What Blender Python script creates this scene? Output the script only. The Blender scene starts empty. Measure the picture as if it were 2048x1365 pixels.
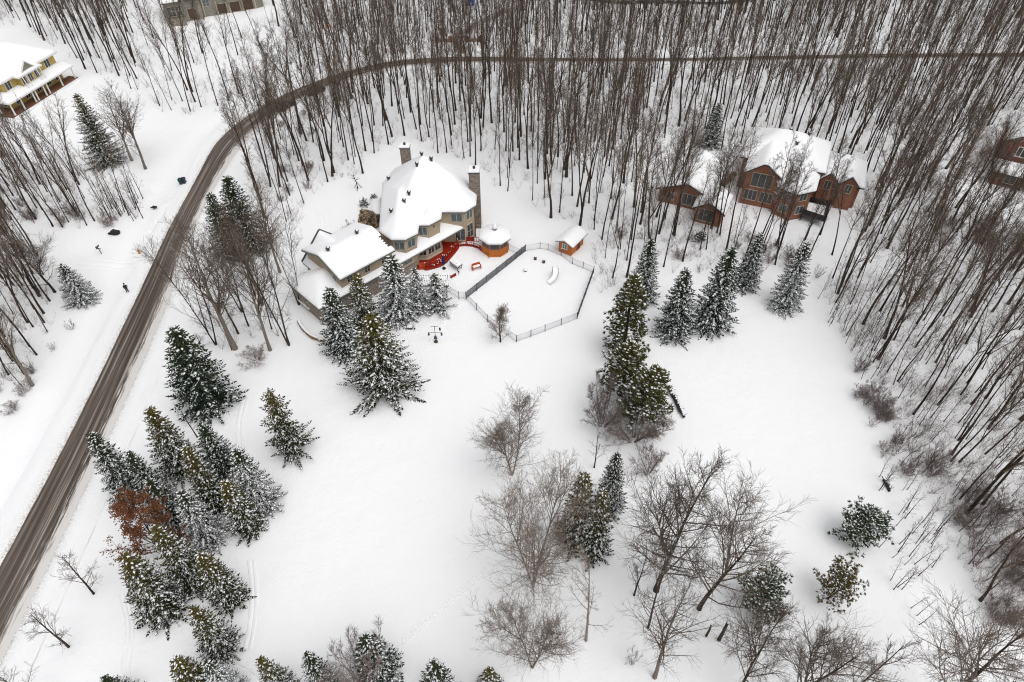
import bpy, math, random
import numpy as np
from mathutils import Vector, Matrix
from mathutils.geometry import delaunay_2d_cdt

# ------------------------------------------------------------------ camera, world, sun, exposure
SC = bpy.context.scene
COL = SC.collection
F, CX, CY, CAMH = 1365.33, 1024.0, 682.5, 65.0
PITCH = math.radians(45.0)
cam = bpy.data.cameras.new('Camera')
cam.sensor_width = 36.0
cam.lens = 24.0
cam.clip_start = 0.5
cam.clip_end = 6000.0
camo = bpy.data.objects.new('Camera', cam)
COL.objects.link(camo)
camo.location = (0, 0, CAMH)
camo.rotation_euler = (math.radians(90) - PITCH, 0, 0)
SC.camera = camo

SUN_EL, SUN_AZ = math.radians(66), math.radians(140)      # azimuth measured from +Y towards +X
world = bpy.data.worlds.new('World')
SC.world = world
world.use_nodes = True
wn = world.node_tree
wn.nodes.clear()
sky = wn.nodes.new('ShaderNodeTexSky')
sky.sky_type = 'NISHITA'
sky.sun_disc = False
sky.sun_elevation = SUN_EL
sky.sun_rotation = SUN_AZ
sky.dust_density = 4.0
sky.ozone_density = 1.0
hs = wn.nodes.new('ShaderNodeHueSaturation')               # overcast: the cloud cover takes the blue out
hs.inputs['Saturation'].default_value = 0.12
bg = wn.nodes.new('ShaderNodeBackground')
bg.inputs['Strength'].default_value = 0.143
wo = wn.nodes.new('ShaderNodeOutputWorld')
wn.links.new(sky.outputs[0], hs.inputs['Color'])
wn.links.new(hs.outputs[0], bg.inputs['Color'])
wn.links.new(bg.outputs[0], wo.inputs['Surface'])

sun = bpy.data.lights.new('Sun', 'SUN')
sun.energy = 0.8
sun.angle = math.radians(85)
sun.color = (1.0, 0.975, 0.94)
suno = bpy.data.objects.new('Sun', sun)
COL.objects.link(suno)
sd = Vector((math.sin(SUN_AZ) * math.cos(SUN_EL), math.cos(SUN_AZ) * math.cos(SUN_EL), math.sin(SUN_EL)))
suno.rotation_euler = sd.to_track_quat('Z', 'Y').to_euler()
suno.location = (0, 0, 120)

vs = SC.view_settings
vs.view_transform = 'Standard'
vs.look = 'None'
vs.gamma = 1.0
vs.exposure = 0.09
SC.cycles.max_bounces = 6
SC.cycles.diffuse_bounces = 3
SC.cycles.use_denoising = True
SC.cycles.denoising_prefilter = 'NONE'
SC.cycles.filter_width = 1.1

# ------------------------------------------------------------------ pixels to places
cP, sP = math.cos(PITCH), math.sin(PITCH)
def at(u, v, z=0.0):
    x = (u - CX) / F
    y = (CY - v) / F
    dz = -sP + y * cP
    t = (z - CAMH) / dz
    return (x * t, (cP + y * sP) * t)
def proj(X, Y, Z):
    z = Z - CAMH
    f = Y * cP - z * sP
    return (CX + F * X / f, CY - F * (Y * sP + z * cP) / f, f)
def height_to(X, Y, vtop):
    lo, hi = 0.0, 50.0
    for _ in range(40):
        m = (lo + hi) / 2
        if proj(X, Y, m)[1] > vtop: lo = m
        else: hi = m
    return lo

# ------------------------------------------------------------------ materials
def nodemat(name):
    m = bpy.data.materials.new(name)
    m.use_nodes = True
    nt = m.node_tree
    return m, nt, nt.nodes['Principled BSDF']
def ramp(nt, fac, stops):
    r = nt.nodes.new('ShaderNodeValToRGB')
    el = r.color_ramp.elements
    while len(el) < len(stops): el.new(0.5)
    for e, (p, c) in zip(el, stops):
        e.position = p
        e.color = (c[0], c[1], c[2], 1) if hasattr(c, '__len__') else (c, c, c, 1)
    nt.links.new(fac, r.inputs[0])
    return r.outputs[0]
def noise(nt, scale, detail=4, rough=0.55, vec=None, coord='Object'):
    n = nt.nodes.new('ShaderNodeTexNoise')
    n.inputs['Scale'].default_value = scale
    n.inputs['Detail'].default_value = detail
    n.inputs['Roughness'].default_value = rough
    if vec is None:
        g = nt.nodes.new('ShaderNodeNewGeometry') if coord == 'World' else nt.nodes.new('ShaderNodeTexCoord')
        vec = g.outputs['Position'] if coord == 'World' else g.outputs[coord]
    nt.links.new(vec, n.inputs['Vector'])
    return n.outputs['Fac']
def mixc(nt, fac, a, b):
    m = nt.nodes.new('ShaderNodeMix')
    m.data_type = 'RGBA'
    if hasattr(fac, 'links') or not isinstance(fac, (int, float)): nt.links.new(fac, m.inputs[0])
    else: m.inputs[0].default_value = fac
    for i, c in ((6, a), (7, b)):
        if isinstance(c, tuple): m.inputs[i].default_value = (c[0], c[1], c[2], 1)
        else: nt.links.new(c, m.inputs[i])
    return m.outputs[2]
def math_node(nt, op, a, b=None, clamp=False):
    m = nt.nodes.new('ShaderNodeMath')
    m.operation = op
    m.use_clamp = clamp
    for i, c in ((0, a), (1, b)):
        if c is None: continue
        if isinstance(c, (int, float)): m.inputs[i].default_value = c
        else: nt.links.new(c, m.inputs[i])
    return m.outputs[0]
def bump(nt, bs, h, strength, dist):
    b = nt.nodes.new('ShaderNodeBump')
    b.inputs['Strength'].default_value = strength
    b.inputs['Distance'].default_value = dist
    nt.links.new(h, b.inputs['Height'])
    nt.links.new(b.outputs[0], bs.inputs['Normal'])
def simple(name, c1, c2=None, scale=3.0, rough=0.8, bstr=0.0, coord='World', spec=0.3, metal=0.0):
    m, nt, bs = nodemat(name)
    c2 = c2 or tuple(x * 0.7 for x in c1)
    f = noise(nt, scale, coord=coord)
    nt.links.new(ramp(nt, f, [(0.3, c1), (0.7, c2)]), bs.inputs['Base Color'])
    bs.inputs['Roughness'].default_value = rough
    bs.inputs['Specular IOR Level'].default_value = spec
    bs.inputs['Metallic'].default_value = metal
    if bstr: bump(nt, bs, f, bstr, 0.05)
    return m
M = {}
SNOW = (0.86, 0.865, 0.875)

def snow_ground():
    m, nt, bs = nodemat('snow_ground')
    f1 = noise(nt, 0.35, 5, 0.6, coord='World')
    f2 = noise(nt, 2.6, 4, 0.6, coord='World')
    h = math_node(nt, 'ADD', math_node(nt, 'MULTIPLY', f1, 1.0), math_node(nt, 'MULTIPLY', f2, 0.22))
    bs.inputs['Base Color'].default_value = (*SNOW, 1)
    bs.inputs['Roughness'].default_value = 0.55
    bs.inputs['Specular IOR Level'].default_value = 0.15
    bump(nt, bs, h, 0.35, 0.5)
    return m
M['snow'] = snow_ground()
def snow_pack():
    m, nt, bs = nodemat('snow_pack')
    bs.inputs['Base Color'].default_value = (*SNOW, 1)
    bs.inputs['Roughness'].default_value = 0.55
    bs.inputs['Specular IOR Level'].default_value = 0.15
    bump(nt, bs, noise(nt, 1.3, 4, coord='World'), 0.3, 0.2)
    return m
M['snowpack'] = snow_pack()
def snow_bank():
    m, nt, bs = nodemat('ploughed_snow')
    f = noise(nt, 5.0, 6, 0.7, coord='World')
    uv = nt.nodes.new('ShaderNodeUVMap'); uv.uv_map = 'UVMap'
    sx = nt.nodes.new('ShaderNodeSeparateXYZ'); nt.links.new(uv.outputs[0], sx.inputs[0])
    near = ramp(nt, sx.outputs[0], [(0.0, 0.9), (0.16, 0.25), (0.45, 0.0)])
    dirt = math_node(nt, 'MULTIPLY', near, ramp(nt, f, [(0.40, 0.0), (0.62, 1.0)]))
    nt.links.new(mixc(nt, dirt, SNOW, (0.30, 0.255, 0.21)), bs.inputs['Base Color'])
    bs.inputs['Roughness'].default_value = 0.7
    bs.inputs['Specular IOR Level'].default_value = 0.15
    bump(nt, bs, f, 0.5, 0.15)
    return m
M['bank'] = snow_bank()
def road_mat():
    m, nt, bs = nodemat('slushy_asphalt')
    uv = nt.nodes.new('ShaderNodeUVMap'); uv.uv_map = 'UVMap'
    def stretched(su, sv, scale, detail, rough=0.6):
        mp = nt.nodes.new('ShaderNodeMapping')
        mp.inputs['Scale'].default_value = (su, sv, 1)
        nt.links.new(uv.outputs[0], mp.inputs[0])
        return noise(nt, scale, detail, rough, vec=mp.outputs[0])
    streak = stretched(2.6, 0.035, 1.0, 5, 0.65)
    streak2 = stretched(5.5, 0.28, 1.0, 6, 0.7)
    grain = stretched(3.0, 3.0, 2.0, 5, 0.7)
    base = ramp(nt, streak, [(0.34, (0.034, 0.026, 0.021)), (0.46, (0.075, 0.059, 0.049)), (0.56, (0.15, 0.122, 0.103)), (0.66, (0.36, 0.325, 0.295))])
    base = mixc(nt, ramp(nt, grain, [(0.35, 0.0), (0.75, 0.35)]), base, (0.13, 0.105, 0.088))
    sx = nt.nodes.new('ShaderNodeSeparateXYZ'); nt.links.new(uv.outputs[0], sx.inputs[0])
    # u runs 0 (left kerb) .. 4.9 (right kerb); slush thickens on the right shoulder
    edge = ramp(nt, math_node(nt, 'DIVIDE', sx.outputs[0], 4.9), [(0.0, 0.42), (0.05, 0.05), (0.55, 0.02), (0.78, 0.26), (1.0, 0.66)])
    thr = math_node(nt, 'ADD', streak2, edge)
    sn = ramp(nt, thr, [(0.70, 0.0), (0.86, 1.0)])
    nt.links.new(mixc(nt, sn, base, (0.62, 0.60, 0.58)), bs.inputs['Base Color'])
    bs.inputs['Roughness'].default_value = 0.75
    bs.inputs['Specular IOR Level'].default_value = 0.25
    bump(nt, bs, streak2, 0.3, 0.03)
    return m
M['road'] = road_mat()

def bark(name, c1, c2, snow_amt=0.3):
    m, nt, bs = nodemat(name)
    f = noise(nt, 2.5, 4, coord='World')
    oi = nt.nodes.new('ShaderNodeObjectInfo')
    base = ramp(nt, f, [(0.3, c1), (0.7, c2)])
    base = mixc(nt, math_node(nt, 'MULTIPLY', oi.outputs['Random'], 0.45), base, tuple(x * 1.7 for x in c2))
    g = nt.nodes.new('ShaderNodeNewGeometry')
    sx = nt.nodes.new('ShaderNodeSeparateXYZ'); nt.links.new(g.outputs['Normal'], sx.inputs[0])
    up = ramp(nt, sx.outputs[2], [(0.45, 0.0), (0.75, 1.0)])
    f2 = noise(nt, 0.8, 3, coord='World')
    amt = math_node(nt, 'MULTIPLY', up, ramp(nt, f2, [(0.62 - snow_amt * 0.3, 0.0), (0.70, 0.9)]))
    nt.links.new(mixc(nt, amt, base, SNOW), bs.inputs['Base Color'])
    bs.inputs['Roughness'].default_value = 0.9
    bs.inputs['Specular IOR Level'].default_value = 0.1
    return m
M['bark'] = bark('grey_brown_bark', (0.019, 0.014, 0.010), (0.050, 0.037, 0.027), 0.15)
M['twigbrown'] = bark('grey_brown_twigs', (0.068, 0.052, 0.040), (0.120, 0.094, 0.074), 0.3)
M['birchtwig'] = bark('pale_birch_twigs', (0.13, 0.102, 0.082), (0.22, 0.18, 0.148), 0.3)
M['palebark'] = bark('pale_grey_bark', (0.10, 0.085, 0.068), (0.20, 0.17, 0.14), 0.15)
M['twigfar'] = bark('woodland_twigs', (0.056, 0.041, 0.031), (0.125, 0.094, 0.072), 0.3)
M['bark_far'] = bark('dark_bark', (0.019, 0.013, 0.010), (0.050, 0.036, 0.026), 0.15)
M['twig'] = bark('reddish_twig', (0.115, 0.088, 0.080), (0.19, 0.15, 0.138), 0.35)
M['birch'] = bark('pale_birch_bark', (0.13, 0.105, 0.085), (0.24, 0.20, 0.165), 0.25)
def needles(name, c1, c2, tip=None):
    m, nt, bs = nodemat(name)
    f = noise(nt, 1.3, 4, coord='World')
    base = ramp(nt, f, [(0.3, c1), (0.7, c2)])
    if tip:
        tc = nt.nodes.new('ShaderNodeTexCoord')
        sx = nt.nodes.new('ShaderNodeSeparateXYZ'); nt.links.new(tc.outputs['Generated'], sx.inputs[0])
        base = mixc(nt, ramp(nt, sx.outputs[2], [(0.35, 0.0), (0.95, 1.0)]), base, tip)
    nt.links.new(base, bs.inputs['Base Color'])
    bs.inputs['Roughness'].default_value = 0.75
    bs.inputs['Specular IOR Level'].default_value = 0.15
    return m
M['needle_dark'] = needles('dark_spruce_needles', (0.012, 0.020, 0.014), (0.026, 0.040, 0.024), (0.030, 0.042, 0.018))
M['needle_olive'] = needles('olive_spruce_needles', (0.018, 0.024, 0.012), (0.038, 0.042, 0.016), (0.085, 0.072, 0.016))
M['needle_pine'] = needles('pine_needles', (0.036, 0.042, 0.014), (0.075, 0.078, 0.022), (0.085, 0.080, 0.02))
M['needle_green'] = needles('green_pine_needles', (0.028, 0.046, 0.024), (0.060, 0.085, 0.038))
M['needle_gold'] = needles('golden_pine_needles', (0.085, 0.070, 0.018), (0.15, 0.115, 0.03))
M['oakleaf'] = needles('rusty_oak_leaves', (0.13, 0.050, 0.024), (0.24, 0.092, 0.040))
def lump_snow():
    m, nt, bs = nodemat('bough_snow')
    bs.inputs['Base Color'].default_value = (*SNOW, 1)
    bs.inputs['Roughness'].default_value = 0.6
    bs.inputs['Specular IOR Level'].default_value = 0.1
    bump(nt, bs, noise(nt, 6.0, 3, coord='World'), 0.2, 0.05)
    return m
M['lump'] = lump_snow()

M['stucco'] = simple('tan_stucco', (0.44, 0.345, 0.245), (0.38, 0.295, 0.205), 1.2, 0.85, 0.05)
M['trim'] = simple('tan_trim', (0.50, 0.42, 0.32), (0.44, 0.36, 0.27), 2.0, 0.7)
M['fascia'] = simple('grey_green_fascia', (0.16, 0.17, 0.145), (0.12, 0.125, 0.11), 2.0, 0.5)
M['darkroof'] = simple('dark_shingle', (0.05, 0.047, 0.045), (0.03, 0.028, 0.028), 5.0, 0.85)
M['glass'] = simple('window_glass', (0.055, 0.085, 0.095), (0.09, 0.125, 0.135), 0.9, 0.12, spec=0.6)
M['glassdark'] = simple('dark_window_glass', (0.018, 0.022, 0.026), (0.05, 0.055, 0.06), 1.1, 0.12, spec=0.6)
M['frame'] = simple('pale_window_frame', (0.52, 0.47, 0.39), (0.48, 0.43, 0.35), 3.0, 0.5)
M['white'] = simple('white_paint', (0.74, 0.73, 0.70), (0.66, 0.65, 0.62), 2.0, 0.55)
M['black'] = simple('black_metal', (0.012, 0.012, 0.014), (0.022, 0.022, 0.025), 4.0, 0.5)
M['dgrey'] = simple('dark_grey_metal', (0.085, 0.088, 0.105), (0.06, 0.062, 0.075), 3.0, 0.5)
M['vent'] = simple('roof_vent_metal', (0.075, 0.06, 0.055), (0.045, 0.038, 0.036), 3.0, 0.6)
M['yellow'] = simple('yellow_siding', (0.50, 0.37, 0.12), (0.44, 0.32, 0.10), 1.0, 0.75)
M['porchfloor'] = simple('brown_porch_boards', (0.20, 0.095, 0.055), (0.14, 0.065, 0.038), 2.0, 0.7)
M['red'] = simple('red_deck_stain', (0.34, 0.020, 0.005), (0.18, 0.010, 0.004), 2.2, 0.55, 0.1)
M['redorange'] = simple('orange_red_stain', (0.50, 0.075, 0.008), (0.36, 0.04, 0.006), 2.2, 0.55)
M['navy'] = simple('navy_canvas', (0.010, 0.013, 0.055), (0.018, 0.024, 0.10), 3.0, 0.8)
M['coat'] = simple('dark_coat', (0.010, 0.011, 0.016), (0.018, 0.019, 0.026), 5.0, 0.85)
M['skin'] = simple('face_skin', (0.45, 0.27, 0.20), (0.40, 0.23, 0.17), 8.0, 0.6)
M['teal'] = simple('green_bin_plastic', (0.012, 0.060, 0.052), (0.010, 0.045, 0.040), 3.0, 0.45)
M['slateblue'] = simple('blue_grey_bin_plastic', (0.025, 0.035, 0.055), (0.020, 0.028, 0.045), 3.0, 0.45)
M['orange'] = simple('orange_plastic', (0.65, 0.20, 0.03), (0.55, 0.16, 0.02), 3.0, 0.5)
M['blue'] = simple('blue_plastic', (0.02, 0.07, 0.32), (0.02, 0.055, 0.26), 3.0, 0.5)
M['rubber'] = simple('tyre_rubber', (0.014, 0.014, 0.014), (0.02, 0.02, 0.02), 8.0, 0.9)
M['carpaint'] = simple('dark_plum_car_paint', (0.022, 0.014, 0.020), (0.028, 0.018, 0.024), 0.6, 0.25, spec=0.5)
M['carpaint2'] = simple('black_green_car_paint', (0.012, 0.016, 0.014), (0.018, 0.022, 0.020), 0.6, 0.25, spec=0.5)
M['lampred'] = simple('red_lens', (0.5, 0.02, 0.01), (0.4, 0.015, 0.01), 5.0, 0.3)
M['lampclear'] = simple('clear_lens', (0.6, 0.6, 0.58), (0.5, 0.5, 0.5), 5.0, 0.2)
M['water'] = simple('dark_creek_water', (0.015, 0.022, 0.022), (0.02, 0.03, 0.03), 0.5, 0.08, spec=0.6)
M['rock'] = simple('brown_rock', (0.36, 0.25, 0.15), (0.10, 0.062, 0.036), 5.0, 0.9, 0.3)
M['rockdark'] = simple('dark_rock', (0.03, 0.03, 0.032), (0.018, 0.02, 0.022), 3.0, 0.9, 0.3)
def planks(name, c1, c2, freq, axis=2):
    m, nt, bs = nodemat(name)
    f = noise(nt, 4.0, 4, coord='World')
    g = nt.nodes.new('ShaderNodeNewGeometry')
    sx = nt.nodes.new('ShaderNodeSeparateXYZ'); nt.links.new(g.outputs['Position'], sx.inputs[0])
    fr = math_node(nt, 'FRACT', math_node(nt, 'MULTIPLY', sx.outputs[axis], freq))
    gap = ramp(nt, fr, [(0.0, 0.0), (0.06, 1.0), (0.94, 1.0), (1.0, 0.0)])
    base = ramp(nt, f, [(0.3, c1), (0.7, c2)])
    nt.links.new(mixc(nt, gap, tuple(x * 0.45 for x in c2), base), bs.inputs['Base Color'])
    bs.inputs['Roughness'].default_value = 0.65
    bump(nt, bs, gap, 0.4, 0.02)
    return m
M['cedar'] = planks('orange_cedar_boards', (0.56, 0.175, 0.022), (0.42, 0.115, 0.014), 5.0)
def stone(name, a, b, mortar, scale):
    m, nt, bs = nodemat(name)
    g = nt.nodes.new('ShaderNodeNewGeometry')
    mp = nt.nodes.new('ShaderNodeMapping'); mp.inputs['Scale'].default_value = (1, 1, 2.0)
    nt.links.new(g.outputs['Position'], mp.inputs[0])
    v = nt.nodes.new('ShaderNodeTexVoronoi'); v.inputs['Scale'].default_value = scale
    nt.links.new(mp.outputs[0], v.inputs['Vector'])
    v2 = nt.nodes.new('ShaderNodeTexVoronoi'); v2.feature = 'DISTANCE_TO_EDGE'; v2.inputs['Scale'].default_value = scale
    nt.links.new(mp.outputs[0], v2.inputs['Vector'])
    bw = nt.nodes.new('ShaderNodeRGBToBW'); nt.links.new(v.outputs['Color'], bw.inputs[0])
    col = ramp(nt, bw.outputs[0], [(0.2, a), (0.8, b)])
    e = ramp(nt, v2.outputs[0], [(0.02, 0.0), (0.09, 1.0)])
    nt.links.new(mixc(nt, e, mortar, col), bs.inputs['Base Color'])
    bs.inputs['Roughness'].default_value = 0.9
    bump(nt, bs, e, 0.6, 0.04)
    return m
M['stone'] = stone('fieldstone', (0.17, 0.135, 0.105), (0.34, 0.29, 0.235), (0.30, 0.27, 0.235), 3.2)
M['rockbed'] = stone('rock_bed_stones', (0.075, 0.045, 0.028), (0.46, 0.34, 0.22), (0.03, 0.022, 0.016), 2.2)
M['chimney'] = stone('chimney_stone', (0.12, 0.095, 0.08), (0.30, 0.24, 0.19), (0.22, 0.19, 0.16), 2.6)
def brick(name, c1, c2):
    m, nt, bs = nodemat(name)
    g = nt.nodes.new('ShaderNodeNewGeometry')
    sx = nt.nodes.new('ShaderNodeSeparateXYZ'); nt.links.new(g.outputs['Position'], sx.inputs[0])
    cb = nt.nodes.new('ShaderNodeCombineXYZ')
    nt.links.new(math_node(nt, 'ADD', sx.outputs[0], sx.outputs[1]), cb.inputs[0])
    nt.links.new(sx.outputs[2], cb.inputs[1])
    b = nt.nodes.new('ShaderNodeTexBrick')
    b.inputs['Scale'].default_value = 2.2
    b.inputs['Color1'].default_value = (*c1, 1); b.inputs['Color2'].default_value = (*c2, 1)
    b.inputs['Mortar'].default_value = (0.26, 0.20, 0.17, 1)
    b.inputs['Mortar Size'].default_value = 0.018
    nt.links.new(cb.outputs[0], b.inputs['Vector'])
    f = noise(nt, 0.8, 4, coord='World')
    nt.links.new(mixc(nt, ramp(nt, f, [(0.35, 0.0), (0.75, 0.5)]), b.outputs['Color'], tuple(x * 0.5 for x in c2)), bs.inputs['Base Color'])
    bs.inputs['Roughness'].default_value = 0.9
    return m
M['brick'] = brick('orange_brick', (0.36, 0.125, 0.055), (0.26, 0.085, 0.042))
M['brickred'] = brick('dark_red_brick', (0.24, 0.07, 0.045), (0.18, 0.05, 0.034))
M['greystucco'] = simple('grey_green_siding', (0.27, 0.26, 0.21), (0.21, 0.20, 0.165), 1.5, 0.85)
M['gravel'] = simple('slushy_gravel', (0.16, 0.12, 0.095), (0.45, 0.42, 0.40), 1.2, 0.9)
M['wood'] = simple('weathered_wood', (0.10, 0.065, 0.045), (0.065, 0.042, 0.03), 4.0, 0.85)

# ------------------------------------------------------------------ mesh helpers
class MB:
    def __init__(s): s.v, s.f = [], []
    def add(s, vs_, fs_):
        o = len(s.v)
        s.v.extend(vs_)
        s.f.extend([tuple(i + o for i in f) for f in fs_])
    def box(s, x0, x1, y0, y1, z0, z1):
        s.add([(x0, y0, z0), (x1, y0, z0), (x1, y1, z0), (x0, y1, z0), (x0, y0, z1), (x1, y0, z1), (x1, y1, z1), (x0, y1, z1)],
              [(0, 3, 2, 1), (4, 5, 6, 7), (0, 1, 5, 4), (1, 2, 6, 5), (2, 3, 7, 6), (3, 0, 4, 7)])
    def obox(s, c, d, n, lx, ly, z0, z1):
        """box centred on c=(x,y), lx along d, ly along n"""
        P_ = []
        for z in (z0, z1):
            for a, b in ((-1, -1), (1, -1), (1, 1), (-1, 1)):
                P_.append((c[0] + d[0] * a * lx / 2 + n[0] * b * ly / 2, c[1] + d[1] * a * lx / 2 + n[1] * b * ly / 2, z))
        fs = [(0, 3, 2, 1), (4, 5, 6, 7), (0, 1, 5, 4), (1, 2, 6, 5), (2, 3, 7, 6), (3, 0, 4, 7)]
        if d[0] * n[1] - d[1] * n[0] < 0: fs = [tuple(reversed(f)) for f in fs]
        s.add(P_, fs)
    def prism(s, poly, z0, z1):
        n = len(poly)
        s.add([(p[0], p[1], z0) for p in poly] + [(p[0], p[1], z1) for p in poly],
              [tuple(range(n - 1, -1, -1)), tuple(range(n, 2 * n))] + [(i, (i + 1) % n, n + (i + 1) % n, n + i) for i in range(n)])
    def tube(s, pts, rad, n=4, cap=False):
        pts = [Vector(p) for p in pts]
        k = len(pts)
        d = (pts[-1] - pts[0])
        d = d.normalized() if d.length > 1e-6 else Vector((0, 0, 1))
        ref = Vector((1, 0, 0)) if abs(d.x) < 0.8 else Vector((0, 1, 0))
        a = d.cross(ref).normalized()
        b = d.cross(a)
        vs_, fs_ = [], []
        cs = [(math.cos(2 * math.pi * j / n), math.sin(2 * math.pi * j / n)) for j in range(n)]
        for p, r in zip(pts, rad):
            for cc, ss in cs:
                q = p + a * (r * cc) + b * (r * ss)
                vs_.append((q.x, q.y, q.z))
        for i in range(k - 1):
            for j in range(n):
                j2 = (j + 1) % n
                fs_.append((i * n + j, i * n + j2, (i + 1) * n + j2, (i + 1) * n + j))
        if cap:
            fs_.append(tuple(range(n - 1, -1, -1)))
            fs_.append(tuple(range((k - 1) * n, k * n)))
        s.add(vs_, fs_)
    def blob(s, c, r, seed=0, n=8, m=5, jit=0.18):
        rnd = random.Random(seed)
        vs_ = [(c[0], c[1], c[2] - r[2])]
        for i in range(1, m):
            th = -math.pi / 2 + math.pi * i / m
            for j in range(n):
                ph = 2 * math.pi * j / n
                k = 1 + rnd.uniform(-jit, jit)
                vs_.append((c[0] + r[0] * k * math.cos(th) * math.cos(ph), c[1] + r[1] * k * math.cos(th) * math.sin(ph), c[2] + r[2] * k * math.sin(th)))
        vs_.append((c[0], c[1], c[2] + r[2]))
        fs_ = []
        for j in range(n): fs_.append((0, 1 + (j + 1) % n, 1 + j))
        for i in range(m - 2):
            for j in range(n):
                fs_.append((1 + i * n + j, 1 + i * n + (j + 1) % n, 1 + (i + 1) * n + (j + 1) % n, 1 + (i + 1) * n + j))
        L_ = len(vs_) - 1
        for j in range(n): fs_.append((L_, 1 + (m - 2) * n + j, 1 + (m - 2) * n + (j + 1) % n))
        s.add(vs_, fs_)
    def mesh(s, name, mat, smooth=False):
        me = bpy.data.meshes.new(name)
        me.from_pydata(s.v, [], s.f)
        me.materials.append(mat)
        if smooth: me.polygons.foreach_set('use_smooth', [True] * len(me.polygons))
        me.update()
        return me
    def build(s, name, mat, parent=None, smooth=False):
        return link(name, s.mesh(name, mat, smooth), parent)
def link(name, me, parent=None):
    o = bpy.data.objects.new(name, me)
    COL.objects.link(o)
    if parent is not None:
        o.parent = parent
        if parent.get('_world') is not None:
            o.matrix_parent_inverse = Matrix.Translation(-Vector(parent.location))
    return o
def tag(o, label=None, cat=None, group=None, kind=None):
    if label: o['label'] = label
    if cat: o['category'] = cat
    if group: o['group'] = group
    if kind: o['kind'] = kind
    return o
def thing(name, label, cat, loc, group=None, worldparts=True):
    """Empty at the base of a thing; parts are modelled in world metres when worldparts"""
    o = bpy.data.objects.new(name, None)
    o.empty_display_size = 0.5
    COL.objects.link(o)
    o.location = loc
    tag(o, label, cat, group)
    if worldparts: o['_world'] = 1
    return o
def structure(name, me): return tag(link(name, me), kind='structure')

def inset(poly, d):
    n = len(poly)
    L_ = []
    for i in range(n):
        p, q = Vector(poly[i]), Vector(poly[(i + 1) % n])
        t = (q - p).normalized()
        L_.append((p + Vector((-t.y, t.x)) * d, t))
    out = []
    for i in range(n):
        p, t = L_[i - 1]
        q, s_ = L_[i]
        den = t.x * s_.y - t.y * s_.x
        if abs(den) < 1e-4: out.append((q.x, q.y)); continue
        k = ((q.x - p.x) * s_.y - (q.y - p.y) * s_.x) / den
        out.append((p.x + t.x * k, p.y + t.y * k))
    return out
def inpoly(x, y, poly):
    c = False
    j = len(poly) - 1
    for i in range(len(poly)):
        xi, yi = poly[i]; xj, yj = poly[j]
        if (yi > y) != (yj > y) and x < (xj - xi) * (y - yi) / (yj - yi) + xi: c = not c
        j = i
    return c
def edgedist(x, y, poly):
    best = 1e9
    for i in range(len(poly)):
        ax, ay = poly[i]; bx, by = poly[(i + 1) % len(poly)]
        dx, dy = bx - ax, by - ay
        t = max(0, min(1, ((x - ax) * dx + (y - ay) * dy) / (dx * dx + dy * dy + 1e-9)))
        best = min(best, math.hypot(x - ax - t * dx, y - ay - t * dy))
    return best
def hip(poly, slope, cap=99):
    E_ = []
    for i in range(len(poly)):
        ax, ay = poly[i]; bx, by = poly[(i + 1) % len(poly)]
        l = math.hypot(bx - ax, by - ay)
        E_.append((ax, ay, (bx - ax) / l, (by - ay) / l))
    def h(x, y): return min(cap, slope * min((x - ax) * -ty + (y - ay) * tx for ax, ay, tx, ty in E_))
    return h
def gable(p, d, slope, half):
    """ridge through p along d; h = slope*(half-|offset|)"""
    def h(x, y): return slope * (half - abs((x - p[0]) * -d[1] + (y - p[1]) * d[0]))
    return h
def hmax(*fs): return lambda x, y: max(f(x, y) for f in fs)
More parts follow.
